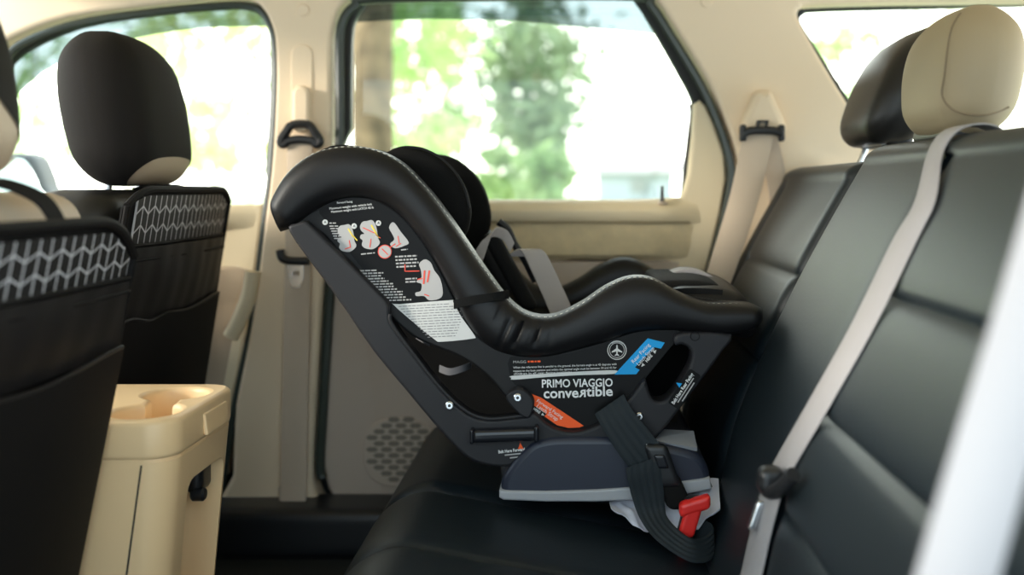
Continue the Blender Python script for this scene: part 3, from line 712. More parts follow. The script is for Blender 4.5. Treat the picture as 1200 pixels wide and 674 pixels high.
# ---------------------------------------------------------------- child car seat
YN, YF = 1.46, 1.92
YM = (YN+YF)/2
seat = thing('child_car_seat', 'black rear facing child car seat with printed labels strapped on the rear bench', 'child car seat', (0.05, YM, 0.32))
mir = lambda g: ([Vector((p[0], 2*YM-p[1], p[2])) for p in g[0]], [tuple(reversed(q)) for q in g[1]])
PAD = [(319, 246, 326, 272), (319, 232, 348, 264), (338, 201, 370, 248), (368, 179, 396, 236), (404, 171, 421, 233), (440, 175, 443, 237), (472, 191, 466, 250), (503, 222, 490, 277), (528, 255, 512, 310), (550, 287, 530, 345), (572, 319, 548, 381), (597, 351, 572, 406), (620, 367, 600, 417), (648, 369, 636, 419), (680, 355, 672, 412), (710, 335, 710, 402), (738, 324, 745, 391), (765, 326, 780, 388), (795, 342, 815, 390), (825, 353, 845, 393), (855, 354, 866, 391), (880, 356, 884, 385), (894, 362, 894, 374)]
YPAD = 1.475
def pad_geo():
    U = catmull([at(a, b, YPAD) for a, b, c, d in PAD], 10); L = catmull([at(c, d, YPAD) for a, b, c, d in PAD], 10); rings = []; n = len(U)
    for i, (a, b) in enumerate(zip(U, L)):
        c = (a+b)/2; h = (a-b)/2; e = min(1.0, min(i, n-1-i)/12.0); hy = 0.043*math.sqrt(max(0.04, 1-(1-e)**2))
        wr = 0.0
        ring = []
        for k in range(48):
            t = 2*PI*k/48; cx, sy = math.cos(t), math.sin(t)
            cx = math.copysign(abs(cx)**0.85, cx); sy = math.copysign(abs(sy)**0.75, sy)
            p = c+h*cx+Vector((0, sy*hy+0.014, 0))
            ring.append(p)
        rings.append(ring)
    # gathers in the leatherette where it turns into the seat
    CR = [(599, 372, 584, 406, 5.5, 1.7), (615, 374, 601, 403, 6.0, 1.6), (633, 378, 627, 404, 4.5, 1.5), (592, 356, 583, 372, 3.5, 1.5), (648, 384, 645, 402, 2.5, 1.5), (607, 372, 594, 400, -2.0, 2.2), (624, 376, 614, 402, -2.0, 2.2)]
    for ring in rings:
        for k, p in enumerate(ring):
            if p.y < YPAD:
                u = CU+p.x/YPAD*FPX; v = CV-(p.z-CZ)/YPAD*FPX; g = 0
                if not (560 < u < 670 and 340 < v < 420): continue
                for a, b, c, d, h, w in CR:
                    q = Vector((c-a, d-b)); t = max(0, min(1, (Vector((u-a, v-b)).dot(q))/q.length_squared)); r = (Vector((u-a, v-b))-q*t).length
                    g += h*1e-3*math.exp(-(r/w)**2)
                ring[k] = p+Vector((0, g, 0))
    return loft(rings), U, L
pg, PU, PL = pad_geo()
near_pad = mk('side_bolster', *pg, M['pad'], seat, ang=80)
far_pad = mk('side_bolster', *mir(pg), M['pad'], seat, ang=80)
# stitching along the upper edge of each bolster
def stitches(yoff):
    gs = []
    path = [p+Vector((0, 0.012+0.0, 0))+Vector((0, 0, 0)) for p in PU]
    dist = 0; last = None
    fine = catmull(path[16:-12:2], 4)
    for i in range(len(fine)-1):
        a, b = fine[i], fine[i+1]; dist += (b-a).length
        if last is None or dist-last > 0.0074:
            last = dist; t = (b-a).normalized(); n = Vector((-t.z, 0, t.x))
            if n.z < 0 and i < 20: n = -n
            c = a+Vector((0, -0.017, 0))-n*0.0016
            g = rbox_geo((0.0046, 0.0010, 0.0010), 0.0005, None, 1, 2)
            R = Matrix(((t.x, 0, n.x), (0, 1, 0), (t.z, 0, n.z)))
            gs.append(([c+R @ p for p in g[0]], g[1]))
    return join_geo(gs)
st = stitches(0); so = mk('stitching', *st, M['stitch'], seat)
so2 = mk('stitching', *mir(st), M['stitch'], seat)
for q, par in ((so, near_pad), (so2, far_pad)):
    q.parent = par
mk('elastic_tab', *join_geo([ribbon_geo([at(532, 357, YPAD-0.026), at(545, 354, YPAD-0.0315), at(560, 351, YPAD-0.0325), at(578, 348, YPAD-0.029), at(590, 346, YPAD-0.019), at(596, 345, YPAD-0.004)], [Z1*0.0065]*6, 0.001)]), M['insert'], seat)

# shell: two side plates and the tray between them
SH = [(345, 262), (372, 243), (400, 231), (425, 230), (450, 238), (475, 256), (500, 288), (522, 328), (542, 368), (565, 398), (600, 412), (640, 412), (680, 404), (730, 386), (790, 380), (801, 391), (786, 408), (765, 434), (742, 461), (722, 483), (704, 496), (686, 503), (670, 505), (652, 504), (636, 496), (620, 487), (604, 477), (589, 462), (570, 440), (540, 419), (510, 407), (486, 396), (462, 376), (440, 352), (410, 314), (378, 275), (356, 268)]
YS = 1.470
plate('side_shell', [cpx(SH, YS, 3)], YS, YS+0.03, M['shell'], seat, bev=0.004)
plate('side_shell', [[(p[0], p[1]) for p in cpx(SH, YS, 3)]], 2*YM-YS-0.03, 2*YM-YS, M['shell'], seat, bev=0.004)
low = catmull([at(u, v, YS) for u, v in ((352, 262), (378, 272), (410, 312), (440, 350), (465, 378), (490, 397), (530, 412), (565, 434), (590, 460), (620, 484), (652, 500), (686, 500), (722, 480), (765, 430), (795, 390), (850, 380))], 5)
rings = []
for i, p in enumerate(low):
    t = (low[min(i+1, len(low)-1)]-low[max(i-1, 0)]).normalized(); n = Vector((-t.z, 0, t.x)); n = n if n.z > 0 else -n
    q = p+n*0.016
    rings.append([Vector((p.x, YS+0.02, p.z)), Vector((p.x, 2*YM-YS-0.02, p.z)), Vector((q.x, 2*YM-YS-0.02, q.z)), Vector((q.x, YS+0.02, q.z))])
mk('shell_tray', *loft(rings), M['shell'], seat, ang=50)
# liner: the padded inside that the child sits on
lin = catmull([at(u, v, YPAD) for u, v in ((345, 215), (385, 185), (430, 195), (475, 240), (510, 300), (545, 352), (580, 388), (620, 405), (665, 400), (710, 382), (760, 362), (810, 356), (850, 358))], 6)
rings = []
for i, p in enumerate(lin):
    t = (lin[min(i+1, len(lin)-1)]-lin[max(i-1, 0)]).normalized(); n = Vector((-t.z, 0, t.x)); n = n if n.x > 0 or n.z > 0 else -n
    q = p-n*0.03
    rings.append([Vector((p.x, YN+0.05, p.z))+n*0.02, Vector((p.x, YN+0.12, p.z)), Vector((p.x, YF-0.12, p.z)), Vector((p.x, YF-0.05, p.z))+n*0.02, Vector((q.x, YF-0.05, q.z)), Vector((q.x, YN+0.05, q.z))])
mk('seat_liner', *loft(rings), M['insert'], seat, ang=60)
# textured cap over the head end between the bolsters
cap = [(352, 200), (372, 183), (392, 174), (415, 171), (440, 176), (462, 190), (452, 215), (420, 215), (380, 222), (350, 232)]
plate('head_cap', [cpx(cap, YN+0.05, 4)], YN+0.035, YF-0.035, M['insert'], seat, bev=0.012)
# adjustable head support with its two wings
hs = rbox('head_support', (0.10, 0.28, 0.10), 0.03, M['wing'], seat, loc=at(478, 230, 1.69), deform=lambda p: p)
def wing(pts, Y, th):
    me = plate_mesh([cpx(pts, Y, 6)], Y-th/2, Y+th/2, th*0.48, 5)
    return me
WP = [(448, 186), (458, 176), (474, 171), (492, 173), (514, 182), (533, 199), (546, 220), (552, 243), (551, 262), (545, 277), (530, 290), (505, 280), (470, 250), (450, 215)]
w1 = link('head_wing', wing(WP, 1.56, 0.045), M['wing'], hs, ang=80)
WP2 = [(500, 184), (516, 181), (536, 187), (555, 202), (568, 221), (575, 245), (575, 265), (567, 282), (552, 292), (530, 285), (505, 250), (495, 215)]
w2 = link('head_wing', wing(WP2, 1.80, 0.045), M['wing'], hs, ang=80)
mk('wing_piping', *tube_geo(catmull([at(u, v, 1.5365) for u, v in ((474, 172), (494, 174), (515, 184), (533, 201), (545, 222), (550, 244))], 6), 0.0018, 6), M['pad'], w1)
# front edge cushion at the foot end, padded, with double piping
def fr(p):
    t = p.x/0.075
    return (p.x, p.y, p.z+0.010*(1-(p.y/0.19)**2)-0.022*max(0, t)**2)
fc = rbox('front_cushion', (0.150, 0.385, 0.070), 0.033, M['pad'], seat, fr, at(818, 357, 1.66)+Vector((0, 0.03, 0.005)), mm=8, k=6)
ip = rbox('seat_pad', (0.115, 0.24, 0.030), 0.014, M['insert'], seat, fr, at(803, 342, 1.62)+Vector((0.0, 0.04, 0.004)), mm=6, k=4)
for dxy in (0.0, 0.008):
    c = [at(757+dxy*500, 347, 1.530), at(790, 349.5+dxy*250, 1.530), at(822+dxy*500, 349+dxy*150, 1.530), at(838+dxy*600, 343, 1.56), at(842+dxy*700, 333, 1.64), at(840+dxy*700, 329, 1.76)]
    mk('pad_stitching', *tube_geo(catmull(c, 6), 0.0011, 6), M['stitch'], seat)
# harness: shoulder straps, crotch pad band
ribbon('harness_strap', [at(553, 325, 1.66), at(562, 298, 1.66), at(570, 280, 1.66), at(580, 272, 1.67), at(592, 276, 1.69), at(600, 290, 1.70)], [hw(15, 1.6)+Z1*0.003]*2+[hw(13, 1.6)+Z1*0.006]+[Z1*0.008+X1*0.004]*3, M['harness'], seat, 0.0015)
ribbon('harness_strap', [at(607, 300, 1.74), at(622, 293, 1.73), at(634, 312, 1.72), at(646, 338, 1.71), at(658, 366, 1.70), at(668, 395, 1.70)], [hw(26, 1.7)]*2+[hw(25, 1.7)+Z1*0.005]*4, M['harness'], seat, 0.0018)
mk('strap_guard', *tube_geo(catmull([at(u, v, 1.75) for u, v in ((584, 260), (594, 268), (604, 288), (616, 306), (628, 330))], 6), 0.007, 8), M['pad'], seat)
rbox('shoulder_pad', (0.030, 0.05, 0.13), 0.012, M['insert'], seat, lambda p: (p.x-0.55*p.z, p.y, p.z), at(598, 318, 1.70))
ribbon('crotch_band', [at(768, 342, 1.68), at(780, 325, 1.68), at(800, 317, 1.68), at(822, 320, 1.68), at(840, 331, 1.68)], [Y1*0.030]*5, M['beltg'], seat, 0.004)

# carrying frame on either side, with its slots
FR = [(337, 266), (346, 262), (357, 259), (366, 266), (386, 286), (410, 309), (441, 341), (456, 358), (457, 378), (481, 412), (516, 457), (546, 485), (571, 493), (598, 491), (617, 489), (626, 484), (640, 497), (654, 504), (672, 507), (690, 503), (706, 496), (724, 484), (742, 463), (752, 449), (757, 446), (761, 460), (766, 469), (773, 471), (783, 467), (797, 449), (808, 430), (811, 416), (807, 408), (799, 404), (792, 405), (790, 396), (803, 390), (858, 392), (848, 411), (830, 436), (802, 473), (768, 516), (752, 524), (640, 530), (612, 536), (600, 546), (588, 548), (570, 546), (552, 540), (536, 527), (508, 497), (473, 455), (438, 413), (408, 369), (378, 327), (346, 284)]
HOLE = [(777, 409), (790, 405), (803, 407), (811, 414), (808, 430), (795, 450), (781, 468), (770, 471), (762, 465), (758, 450), (762, 432)]
YR = 1.452
fouter = px(FR, YR)
fo = catmull([(a, b, 0) for a, b in fouter], 2, True); fo = [(p.x, p.y) for p in fo]
fr1 = plate('frame', [fo], YR, YR+0.045, M['frame'], seat, bev=0.0045)
fr2 = plate('frame', [fo], 2*YM-YR-0.045, 2*YM-YR, M['frame'], seat, bev=0.0045)
mk('frame_rib', *tube_geo(catmull([at(u, v, YR+0.004) for u, v in ((444, 412), (450, 414), (458, 424), (490, 464), (520, 500), (548, 528), (560, 540))], 5), 0.0035, 8), M['frame'], fr1)
mk('slot_lip', *tube_geo(catmull([at(u, v, YR+0.002) for u, v in ((457, 368), (459, 380), (483, 413), (518, 457), (548, 483), (572, 491), (600, 489), (616, 487))], 5), 0.0028, 8), M['frame'], fr1)
plate('hinge_bracket', [cpx([(593, 466), (601, 457), (612, 456), (623, 465), (626, 474), (623, 485), (617, 490), (604, 481)], YR, 3)], YR-0.005, YR+0.04, M['frame'], fr1, bev=0.003)
for (u, v, d) in ((527, 475, 0.0), (607, 465, -0.005), (749, 488, 0.0)):
    s_ = mk('screw', *cyl_geo(at(u, v, YR)+Vector((0, d-0.001, 0)), (0, 1, 0), 0.0062, 0.005, 20, 0.0015), M['steel'], fr1)
    mk('screw_slot', *cyl_geo(at(u, v, YR)+Vector((0, d-0.0033, 0)), (0, 1, 0), 0.0024, 0.001, 6), M['blk'], s_)
mk('frame_dimple', *tube_geo([at(814.5+5.2*math.cos(2*PI*k/20), 394+5.2*math.sin(2*PI*k/20), YR-0.0003) for k in range(20)], 0.0006, 6, True), M['label'], fr1)
plate('dark_slot_backing', [px([(440, 352), (470, 376), (520, 400), (600, 420), (790, 392), (835, 394), (800, 462), (765, 505), (640, 520), (565, 500), (500, 452), (455, 398)], 1.60)], 1.60, 1.78, M['wing'], seat, bev=0.004)  # black sheet added inside so the frame openings look deep in shade
# recline lever
rl = rbox('recline_lever', (0.098, 0.022, 0.020), 0.0075, M['handle'], seat, lambda p: (p.x, p.y, p.z+0.035*p.x), at(592, 508, YR)+Vector((0, -0.006, 0)))
rbox('lever_cap', (0.006, 0.0235, 0.022), 0.003, M['handle'], rl, None, at(554, 509, YR)+Vector((0, -0.006, 0)))
rbox('lever_cap', (0.007, 0.025, 0.024), 0.004, M['handle'], rl, None, at(629, 506, YR)+Vector((0, -0.006, 0)))
# base shoe
BS = [(587, 572), (590, 558), (604, 538), (622, 520), (640, 514), (665, 512), (745, 513), (768, 519), (795, 525), (818, 533), (830, 548), (833, 566), (830, 576), (760, 583), (640, 586), (594, 585)]
YBs = 1.446
def shoe(p): return p
bs = plate('base', [cpx(BS, YBs, 3)], YBs, 2*YM-YBs, M['base'], seat, bev=0.011)
TS = [(585, 575), (640, 576), (700, 574), (760, 570), (832, 560), (834, 573), (800, 580), (760, 585), (700, 588), (640, 588), (590, 586), (585, 583)]
plate('base_strip', [px(TS, YBs-0.003)], YBs-0.005, 2*YM-YBs+0.005, M['strip'], seat, bev=0.003)
plate('base_foot', [px([(592, 580), (818, 567), (818, 606), (780, 604), (592, 590)], YBs+0.02)], YBs+0.05, 2*YM-YBs-0.05, M['blk'], seat, bev=0.006)
plate('frame_heel', [px([(586, 540), (640, 525), (640, 575), (590, 575)], 1.50)], 1.49, 1.88, M['blk'], seat, bev=0.004)
plate('base_rear', [cpx([(750, 500), (775, 492), (800, 500), (812, 530), (808, 560), (760, 560)], 1.62, 4)], 1.60, 1.86, M['blk'], seat, bev=0.015)
wd = [at(761, 515.5, 1.452), at(777, 503, 1.51), at(813, 505, 1.51), at(817, 525, 1.452)]
mk('grey_plate', wd+[p+Vector((0, 0.004, -0.006)) for p in wd], [(0, 1, 2, 3), (7, 6, 5, 4), (0, 4, 5, 1), (1, 5, 6, 2), (2, 6, 7, 3), (3, 7, 4, 0)], M['strip'], seat, smooth=False)
# something pale tucked behind the slot
ribbon('tucked_strap', [at(515, 432, 1.56), at(528, 436, 1.55), at(545, 431, 1.56), at(552, 428, 1.58)], [Z1*0.005+Y1*0.004]*4, M['dull'], seat, 0.001)
ribbon('tucked_strap', [at(488, 392, 1.56), at(496, 397, 1.55), at(503, 401, 1.56)], [Z1*0.007]*3, M['dull'], seat, 0.001)

# ---- printed panels on the side shell
YL = YS-0.0002
L1 = [(374, 246), (400, 233.5), (425, 232.5), (449, 240), (473, 258), (498, 290), (520, 330), (540, 369), (553, 396), (509, 398), (486, 380), (460, 357), (440, 334), (412, 299), (386, 263)]
lab = flat_poly([cpx(L1, YL, 3)], YL, M['label'], 'warning_label', seat, 0.0005)
tag(lab, 'black warning label')
wl = flat_poly([cpx([(461, 357), (468, 356.5), (526, 352), (531, 354), (541, 372), (556, 393), (553, 397), (518, 400.5), (509.5, 398), (486, 379)], YL-0.0006, 3)], YL-0.0006, M['white'], 'white_label', seat, 0.0004)
tag(wl, 'white label with fine grey print')
YT = YL-0.0012
def dashes(u, v, w, rows, lh, ang, h=1.4, slant=0.0, ragged=0.15, seed=1, dens=4.5):
    """Lines of unreadably small print: rows of short word-like bars."""
    rnd = random.Random(seed); gs = []; a = math.radians(ang)
    for r in range(rows):
        x = 0; W_ = w*(1-ragged*rnd.random()); ox = slant*r
        while x < W_:
            l = min(rnd.uniform(0.5, 1.6)*dens, W_-x)
            cx = ox+x+l/2; cy = r*lh
            gs.append(rect_geo(u+cx*math.cos(a)+cy*math.sin(a), v-cx*math.sin(a)+cy*math.cos(a), l, h, ang, YT)); x += l+1.1
    return join_geo(gs)
text('lettering', 'Maximum weight with vehicle belt', 411, 242, 2.6, 6, YT, M['ink'], lab, 50)
text('lettering', 'Maximum weight with LATCH 40 lb', 413, 245.8, 2.6, 6, YT, M['ink'], lab, 50)
text('lettering', 'Forward Facing', 404, 237.0, 2.4, 5, YT, M['ink'], lab, 18)
for g_ in (join_geo([dashes(386, 265, 11, 6, 2.9, 0, slant=1.1, seed=3), dashes(386, 261.5, 8, 1, 3, 0, seed=4)]), dashes(423, 298, 18, 1, 3, 6, seed=5), dashes(470, 293, 9, 1, 3, 6, seed=6), dashes(463, 301, 27, 4, 4.0, 3, seed=7, h=1.9, slant=0.3), dashes(475, 327, 14, 2, 3.6, 3, seed=8, h=1.8),
    join_geo([dashes(421+2.55*r*1.25, 317.5+r*3.15, 26, 1, 3, 2, seed=20+r, h=1.6, ragged=0.25) for r in range(12)])):
    mk('fine_print', *g_, M['greyl'], lab, smooth=False)
def disc(u, v, r, m, parent, name, y, n=24):
    return flat_poly([px([(u+r*math.cos(2*PI*k/n), v+r*math.sin(2*PI*k/n)) for k in range(n)], y)], y, m, name, parent, 0.0003)
for (u, v) in ((381, 260.5), (415, 265), (443.5, 261.5)): disc(u, v, 3.2, M['white'], lab, 'badge', YT)
for (u, v, ch) in ((415, 265, 'A'), (443.5, 261.5, 'A'), (381, 260.5, 'A')): text('lettering', ch, u, v, 3.0, 0, YT-0.0008, M['label'], lab)
def little_seat(du, dv, k, parent, y):
    pts = [(-4, -16), (2, -17), (6, -12), (8, -4), (9, 4), (11, 8), (10, 12), (3, 17), (-6, 16), (-10, 12), (-9, 7), (-12, 4), (-11, 0), (-7, -1), (-11, -5), (-12, -10), (-9, -15)]
    return flat_poly([cpx([(du+a*k, dv+b*k) for a, b in pts], y, 3)], y, M['greyl'], 'seat_drawing', parent, 0.0003)
sd1 = little_seat(407, 279, 0.95, lab, YT); sd2 = little_seat(434, 275, 1.0, lab, YT)
sd3 = flat_poly([cpx([(459, 261), (463, 262), (470, 272), (479, 284), (474, 288), (463, 291), (457, 286), (462, 281), (460, 275), (456, 267)], YT, 3)], YT, M['greyl'], 'seat_drawing', lab, 0.0003)
YT2 = YT-0.0007
def marks(name, par, m, L):
    o = mk(name, *join_geo([rect_geo(a, b, l, h, g, YT2) for a, b, l, h, g in L]), m, None, smooth=False)
    o.data.transform(Matrix.Translation(-seat.location)); o.parent = par
marks('red_marks', sd1, M['redp'], ((407, 291, 6, 1.2, 20), (410, 286, 1.1, 9, 10)))
marks('red_marks', sd2, M['redp'], ((432, 270, 15, 1.1, -25), (434, 285, 1.1, 10, -8), (443, 277, 7, 1.0, -35)))
marks('red_marks', sd3, M['redp'], ((467, 281, 1.0, 9, 8), (467, 287, 7, 1.0, 30)))
marks('pointer_line', lab, M['redp'], ((474.5, 314, 1.1, 8, 0), (483, 317.8, 17, 1.1, 1)))
marks('pointer_line', lab, M['redp'], ((460, 288, 8, 1.1, 35),)); marks('pointer_line', lab, M['redp'], ((446, 293, 7, 1.2, -50),))
marks('yellow_marks', sd1, M['yellow'], ((411, 273, 12, 1.6, -58), (416, 279, 8, 1.3, -50)))
marks('yellow_marks', sd2, M['yellow'], ((438, 269, 12, 1.8, -60), (442, 276, 7, 1.3, -50)))
disc(451, 295, 8.2, M['redp'], lab, 'detail_ring', YT-0.0005); disc(451, 295, 7.2, M['greyl'], lab, 'detail_view', YT-0.0010)
mk('detail_line', *rect_geo(451, 295, 10, 1.2, -45, YT-0.0016), M['redp'], lab, smooth=False)
sd4 = flat_poly([cpx([(494, 306), (499, 304), (505, 308), (509, 317), (516, 327), (519, 343), (515, 350), (503, 352), (497, 347), (488, 347), (487, 343), (493, 341), (494, 333), (489, 331), (490, 327), (494, 325), (493, 316), (491, 310)], YT, 3)], YT, M['greyl'], 'seat_drawing', lab, 0.0003)
marks('harness_marks', sd4, M['redp'], ((497, 325, 2.0, 16, -4), (502, 324, 2.0, 14, -10), (492, 327, 6, 1.3, 15), (500, 346, 6, 1.2, -20)))
mk('fine_print', *join_geo([dashes(467+r*1.75*1.62, 359.3+r*3.0, (66-abs(r-3)*1.5 if r < 6 else 62-(r-5)*4), 1, 3, 3, h=0.9, seed=50+r, ragged=0.04) for r in range(13)]), M['grey'], wl, smooth=False)

# lower print: name, bar, labels, aeroplane mark
L2 = [(598, 418), (640, 419), (690, 408), (735, 392), (790, 386), (799, 391), (784, 409), (763, 435), (741, 461), (722, 481), (703, 495), (685, 501), (668, 503), (652, 500), (634, 488), (622, 474), (628, 464), (612, 455), (600, 446)]
lb2 = flat_poly([cpx(L2, YL, 3)], YL, M['label'], 'name_label', seat, 0.0005)
flat_poly([cpx([(600, 440.5), (640, 438), (680, 435.5), (721, 434), (719, 438.3), (680, 439.6), (640, 442), (602, 445), (599.5, 443)], YT, 3)], YT, M['white'], 'white_bar', lb2, 0.0003)
text('lettering', 'PRIMO VIAGGIO', 676.5, 449.5, 9.2, 1.0, YT, M['ink'], lb2, 83, bold=0.25)
text('lettering', 'conve', 657.5, 461.2, 11.6, 1.2, YT, M['ink'], lb2, 41, bold=0.35)
text('lettering', 'R', 682.2, 461.6, 8.2, 1.2, YT, M['ink'], lb2, 8.5, bold=0.35, mirror=True)
text('lettering', 'tible', 702.5, 459.3, 11.2, 1.2, YT, M['ink'], lb2, 31, bold=0.35)
text('lettering', 'MAGG', 609, 424.4, 3.0, 1, YT, M['greyl'], lb2, 15)
text('lettering', 'Giordani', 626, 423.7, 3.0, 1, YT, M['orange'], lb2, 15) if False else mk('orange_mark', *join_geo([dashes(618.5, 423.9, 15, 1, 3, 1, h=2.0, seed=91, dens=3)]), M['orange'], lb2, smooth=False)
text('lettering', 'When the reference line is parallel to the ground, the harness angle is at 45 degrees with', 662, 428.9, 2.4, 2, YT, M['ink'], lb2, 121)
text('lettering', 'respect to the base position and within the optimal angle must be between 30 and 45 for', 662, 433.0, 2.4, 2, YT, M['ink'], lb2, 121)
text('lettering', 'children in all rear facing positions', 636, 437.2, 2.3, 2, YT, M['ink'], lb2, 68)
BL = [(720, 439), (759, 396.5), (779, 401.5), (774.5, 408.6), (767, 407), (744, 430.5), (749.5, 433.5), (745.5, 438.6)]
bl = flat_poly([px(BL, YT)], YT, M['blue'], 'blue_label', lb2, 0.0004); tag(bl, 'blue sticker')
text('lettering', 'Rear Facing', 751, 414.0, 4.4, 47, YT-0.0008, M['ink'], bl, 29)
text('lettering', 'Latch Strap', 756.5, 417.5, 4.4, 47, YT-0.0008, M['ink'], bl, 27)
text('lettering', 'HERE', 760.5, 420.0, 3.4, 50, YT, M['ink'], lb2, 10, bold=0.1)
def tri(u, v, r, ang, m, par, y):
    a0 = math.radians(ang); return flat_poly([px([(u+r*math.cos(a0+k), v-r*math.sin(a0+k)) for k in (0, 2.3, -2.3)], y)], y, m, 'arrow_mark', par, 0.0003)
tri(767.5, 412.0, 2.6, 50, M['white'], lb2, YT); tri(753.2, 428.0, 2.6, 230, M['white'], lb2, YT)
OR = [(623.6, 462), (634, 466), (660, 483), (684, 499), (679, 501), (666, 501.5), (653, 498.5), (638, 488), (640.5, 485), (622, 473)]
ol = flat_poly([px(OR, YT)], YT, M['orange'], 'orange_label', lb2, 0.0004); tag(ol, 'orange sticker')
text('lettering', 'Forward Facing', 644.5, 479.5, 4.0, -34, YT-0.0008, M['ink'], ol, 36)
text('lettering', 'Latch Strap', 641.5, 483.8, 4.6, -34, YT-0.0008, M['ink'], ol, 29)
text('lettering', 'HERE', 629, 481.5, 3.0, -33, YT, M['ink'], lb2, 9, bold=0.1)
tri(621.8, 477.2, 2.2, 147, M['white'], lb2, YT); tri(636.2, 486.0, 2.2, -33, M['white'], lb2, YT)
air = mk('flight_mark', *tube_geo([at(723+10.8*math.cos(2*PI*k/36), 410.5+10.8*math.sin(2*PI*k/36), YT) for k in range(36)], 0.0007, 6, True), M['white'], lb2)
mk('ring', *tube_geo([at(723+8.6*math.cos(2*PI*k/36), 410.5+8.6*math.sin(2*PI*k/36), YT) for k in range(36)], 0.0004, 6, True), M['white'], lb2)
plane = [(0, -7), (0.9, -5.5), (1.0, -2.2), (6.4, 1.6), (6.4, 3.0), (1.0, 1.4), (0.8, 4.6), (2.6, 6.0), (2.6, 7.0), (0, 6.3), (-2.6, 7.0), (-2.6, 6.0), (-0.8, 4.6), (-1.0, 1.4), (-6.4, 3.0), (-6.4, 1.6), (-1.0, -2.2), (-0.9, -5.5)]
flat_poly([px([(723+a*0.95, 410.5+b*0.95) for a, b in plane], YT)], YT, M['white'], 'aeroplane', lb2, 0.0003)
mk('fine_print', *join_geo([rect_geo(723+9.7*math.cos(a), 410.5-9.7*math.sin(a), 1.3, 1.0, math.degrees(a)+90, YT) for a in [0.9+i*0.16 for i in range(9)]]), M['greyl'], lb2, smooth=False)
# belt path labels on the frame
YE = YR-0.0004
text('lettering', 'Belt Here Forward', 599.5, 528.3, 3.6, 6, YE, M['ink'], fr1, 31, bold=0.12)
mk('fine_print', *join_geo([rect_geo(601, 532.6, 19, 1.5, 6, YE), rect_geo(603, 536.2, 11, 1.5, 6, YE)]), M['greyl'], fr1, smooth=False)
tri(610, 523.2, 4.4, 96, M['orange'], fr1, YE)
a0 = math.radians(57); ee = (math.cos(a0), -math.sin(a0)); ff = (math.sin(a0), math.cos(a0))
pill = [(802+ee[0]*a+ff[0]*b, 456+ee[1]*a+ff[1]*b) for a, b in ((-24, -6), (-22, -8), (22, -8), (24, -6), (24, 6), (22, 8), (-22, 8), (-24, 6))]
pl = flat_poly([px(pill, YE)], YE, M['label'], 'belt_label', fr1, 0.0003)
text('lettering', 'Belt Here Rear Facing', 800, 455.5, 4.0, 57, YE-0.0008, M['ink'], pl, 42, bold=0.12)
mk('fine_print', *join_geo([rect_geo(803.5, 457.5, 34, 1.4, 57, YE-0.0006), rect_geo(806.5, 459.5, 26, 1.3, 57, YE-0.0006)]), M['greyl'], pl, smooth=False)
tri(795.5, 450.5, 4.0, 147, M['blue'], pl, YE-0.0006)

# ---- the anchor strap of the seat: webbing over the base, its release buckle, loose loop
YA = 1.428
sp = [Vector((0.021, 0.0, 0.012))]
ribbon('anchor_strap', [at(714, 474, 1.447), at(724, 492, YA+0.008), at(744, 520, YA), at(762, 543, YA-0.004)], [Vector((0.021, -0.002, 0.015))]*2+[Vector((0.023, -0.002, 0.016))]*2, M['beltdark'], seat, 0.0014, 6, 5)
ribbon('anchor_strap', [at(754, 541, YA-0.012), at(755, 556, YA-0.014), at(759, 578, YA-0.014), at(764, 600, YA-0.018), at(773, 617, YA-0.035), at(790, 633, YA-0.055), at(810, 645, YA-0.065), at(827, 644, YA-0.055), at(836, 634, YA-0.040), at(830, 625, YA-0.025), at(814, 624, YA-0.012), at(800, 622, YA)],
       [Vector((0.025, 0, 0.009)), Vector((0.024, 0, 0.007)), Vector((0.023, 0, 0.005)), Vector((0.019, 0.003, 0.006)), Vector((0.012, 0.008, 0.010)), Vector((0.006, 0.010, 0.012)), Vector((0.001, 0.010, 0.013)), Vector((-0.002, 0.010, 0.013)), Vector((0.0, 0.008, 0.014)), Vector((0.002, 0.006, 0.014)), Vector((0.003, 0.006, 0.014)), Vector((0.003, 0.006, 0.014))], M['beltdark'], seat, 0.0014, 8, 5)
def tilt(k): return lambda p: (p.x-k*p.z, p.y, p.z)
bk = rbox('release_buckle', (0.034, 0.020, 0.062), 0.008, M['blk'], seat, tilt(0.35), at(776, 545, YA-0.004))
rbox('buckle_button', (0.016, 0.006, 0.020), 0.003, M['handle'], bk, tilt(0.35), at(775, 541, YA-0.014))
rbox('metal_tab', (0.016, 0.008, 0.014), 0.002, M['strip'], bk, tilt(0.6), at(766, 526, YA-0.004))
rbox('webbing_stub', (0.038, 0.016, 0.052), 0.008, M['insert'], bk, tilt(0.45), at(789, 576, YA-0.002))

# ---------------------------------------------------------------- things beside the child seat
rbk = thing('seat_belt_buckle', 'red topped seat belt buckle at the foot of the backrest by the black strap loop', 'buckle', at(812, 635, 1.40))
rbox('buckle_body', (0.024, 0.020, 0.075), 0.006, M['blk'], rbk, tilt(-0.25), at(806, 612, 1.405))
rd = rbox('release_button', (0.024, 0.012, 0.050), 0.005, M['red'], rbk, tilt(-0.30), at(809, 609, 1.392))
rbox('buckle_cap', (0.044, 0.020, 0.020), 0.006, M['red'], rbk, lambda p: (p.x, p.y, p.z+0.30*p.x), at(814, 592, 1.395))
rbox('buckle_stalk', (0.014, 0.016, 0.07), 0.005, M['red'], rbk, tilt(-0.1), at(803, 632, 1.405))

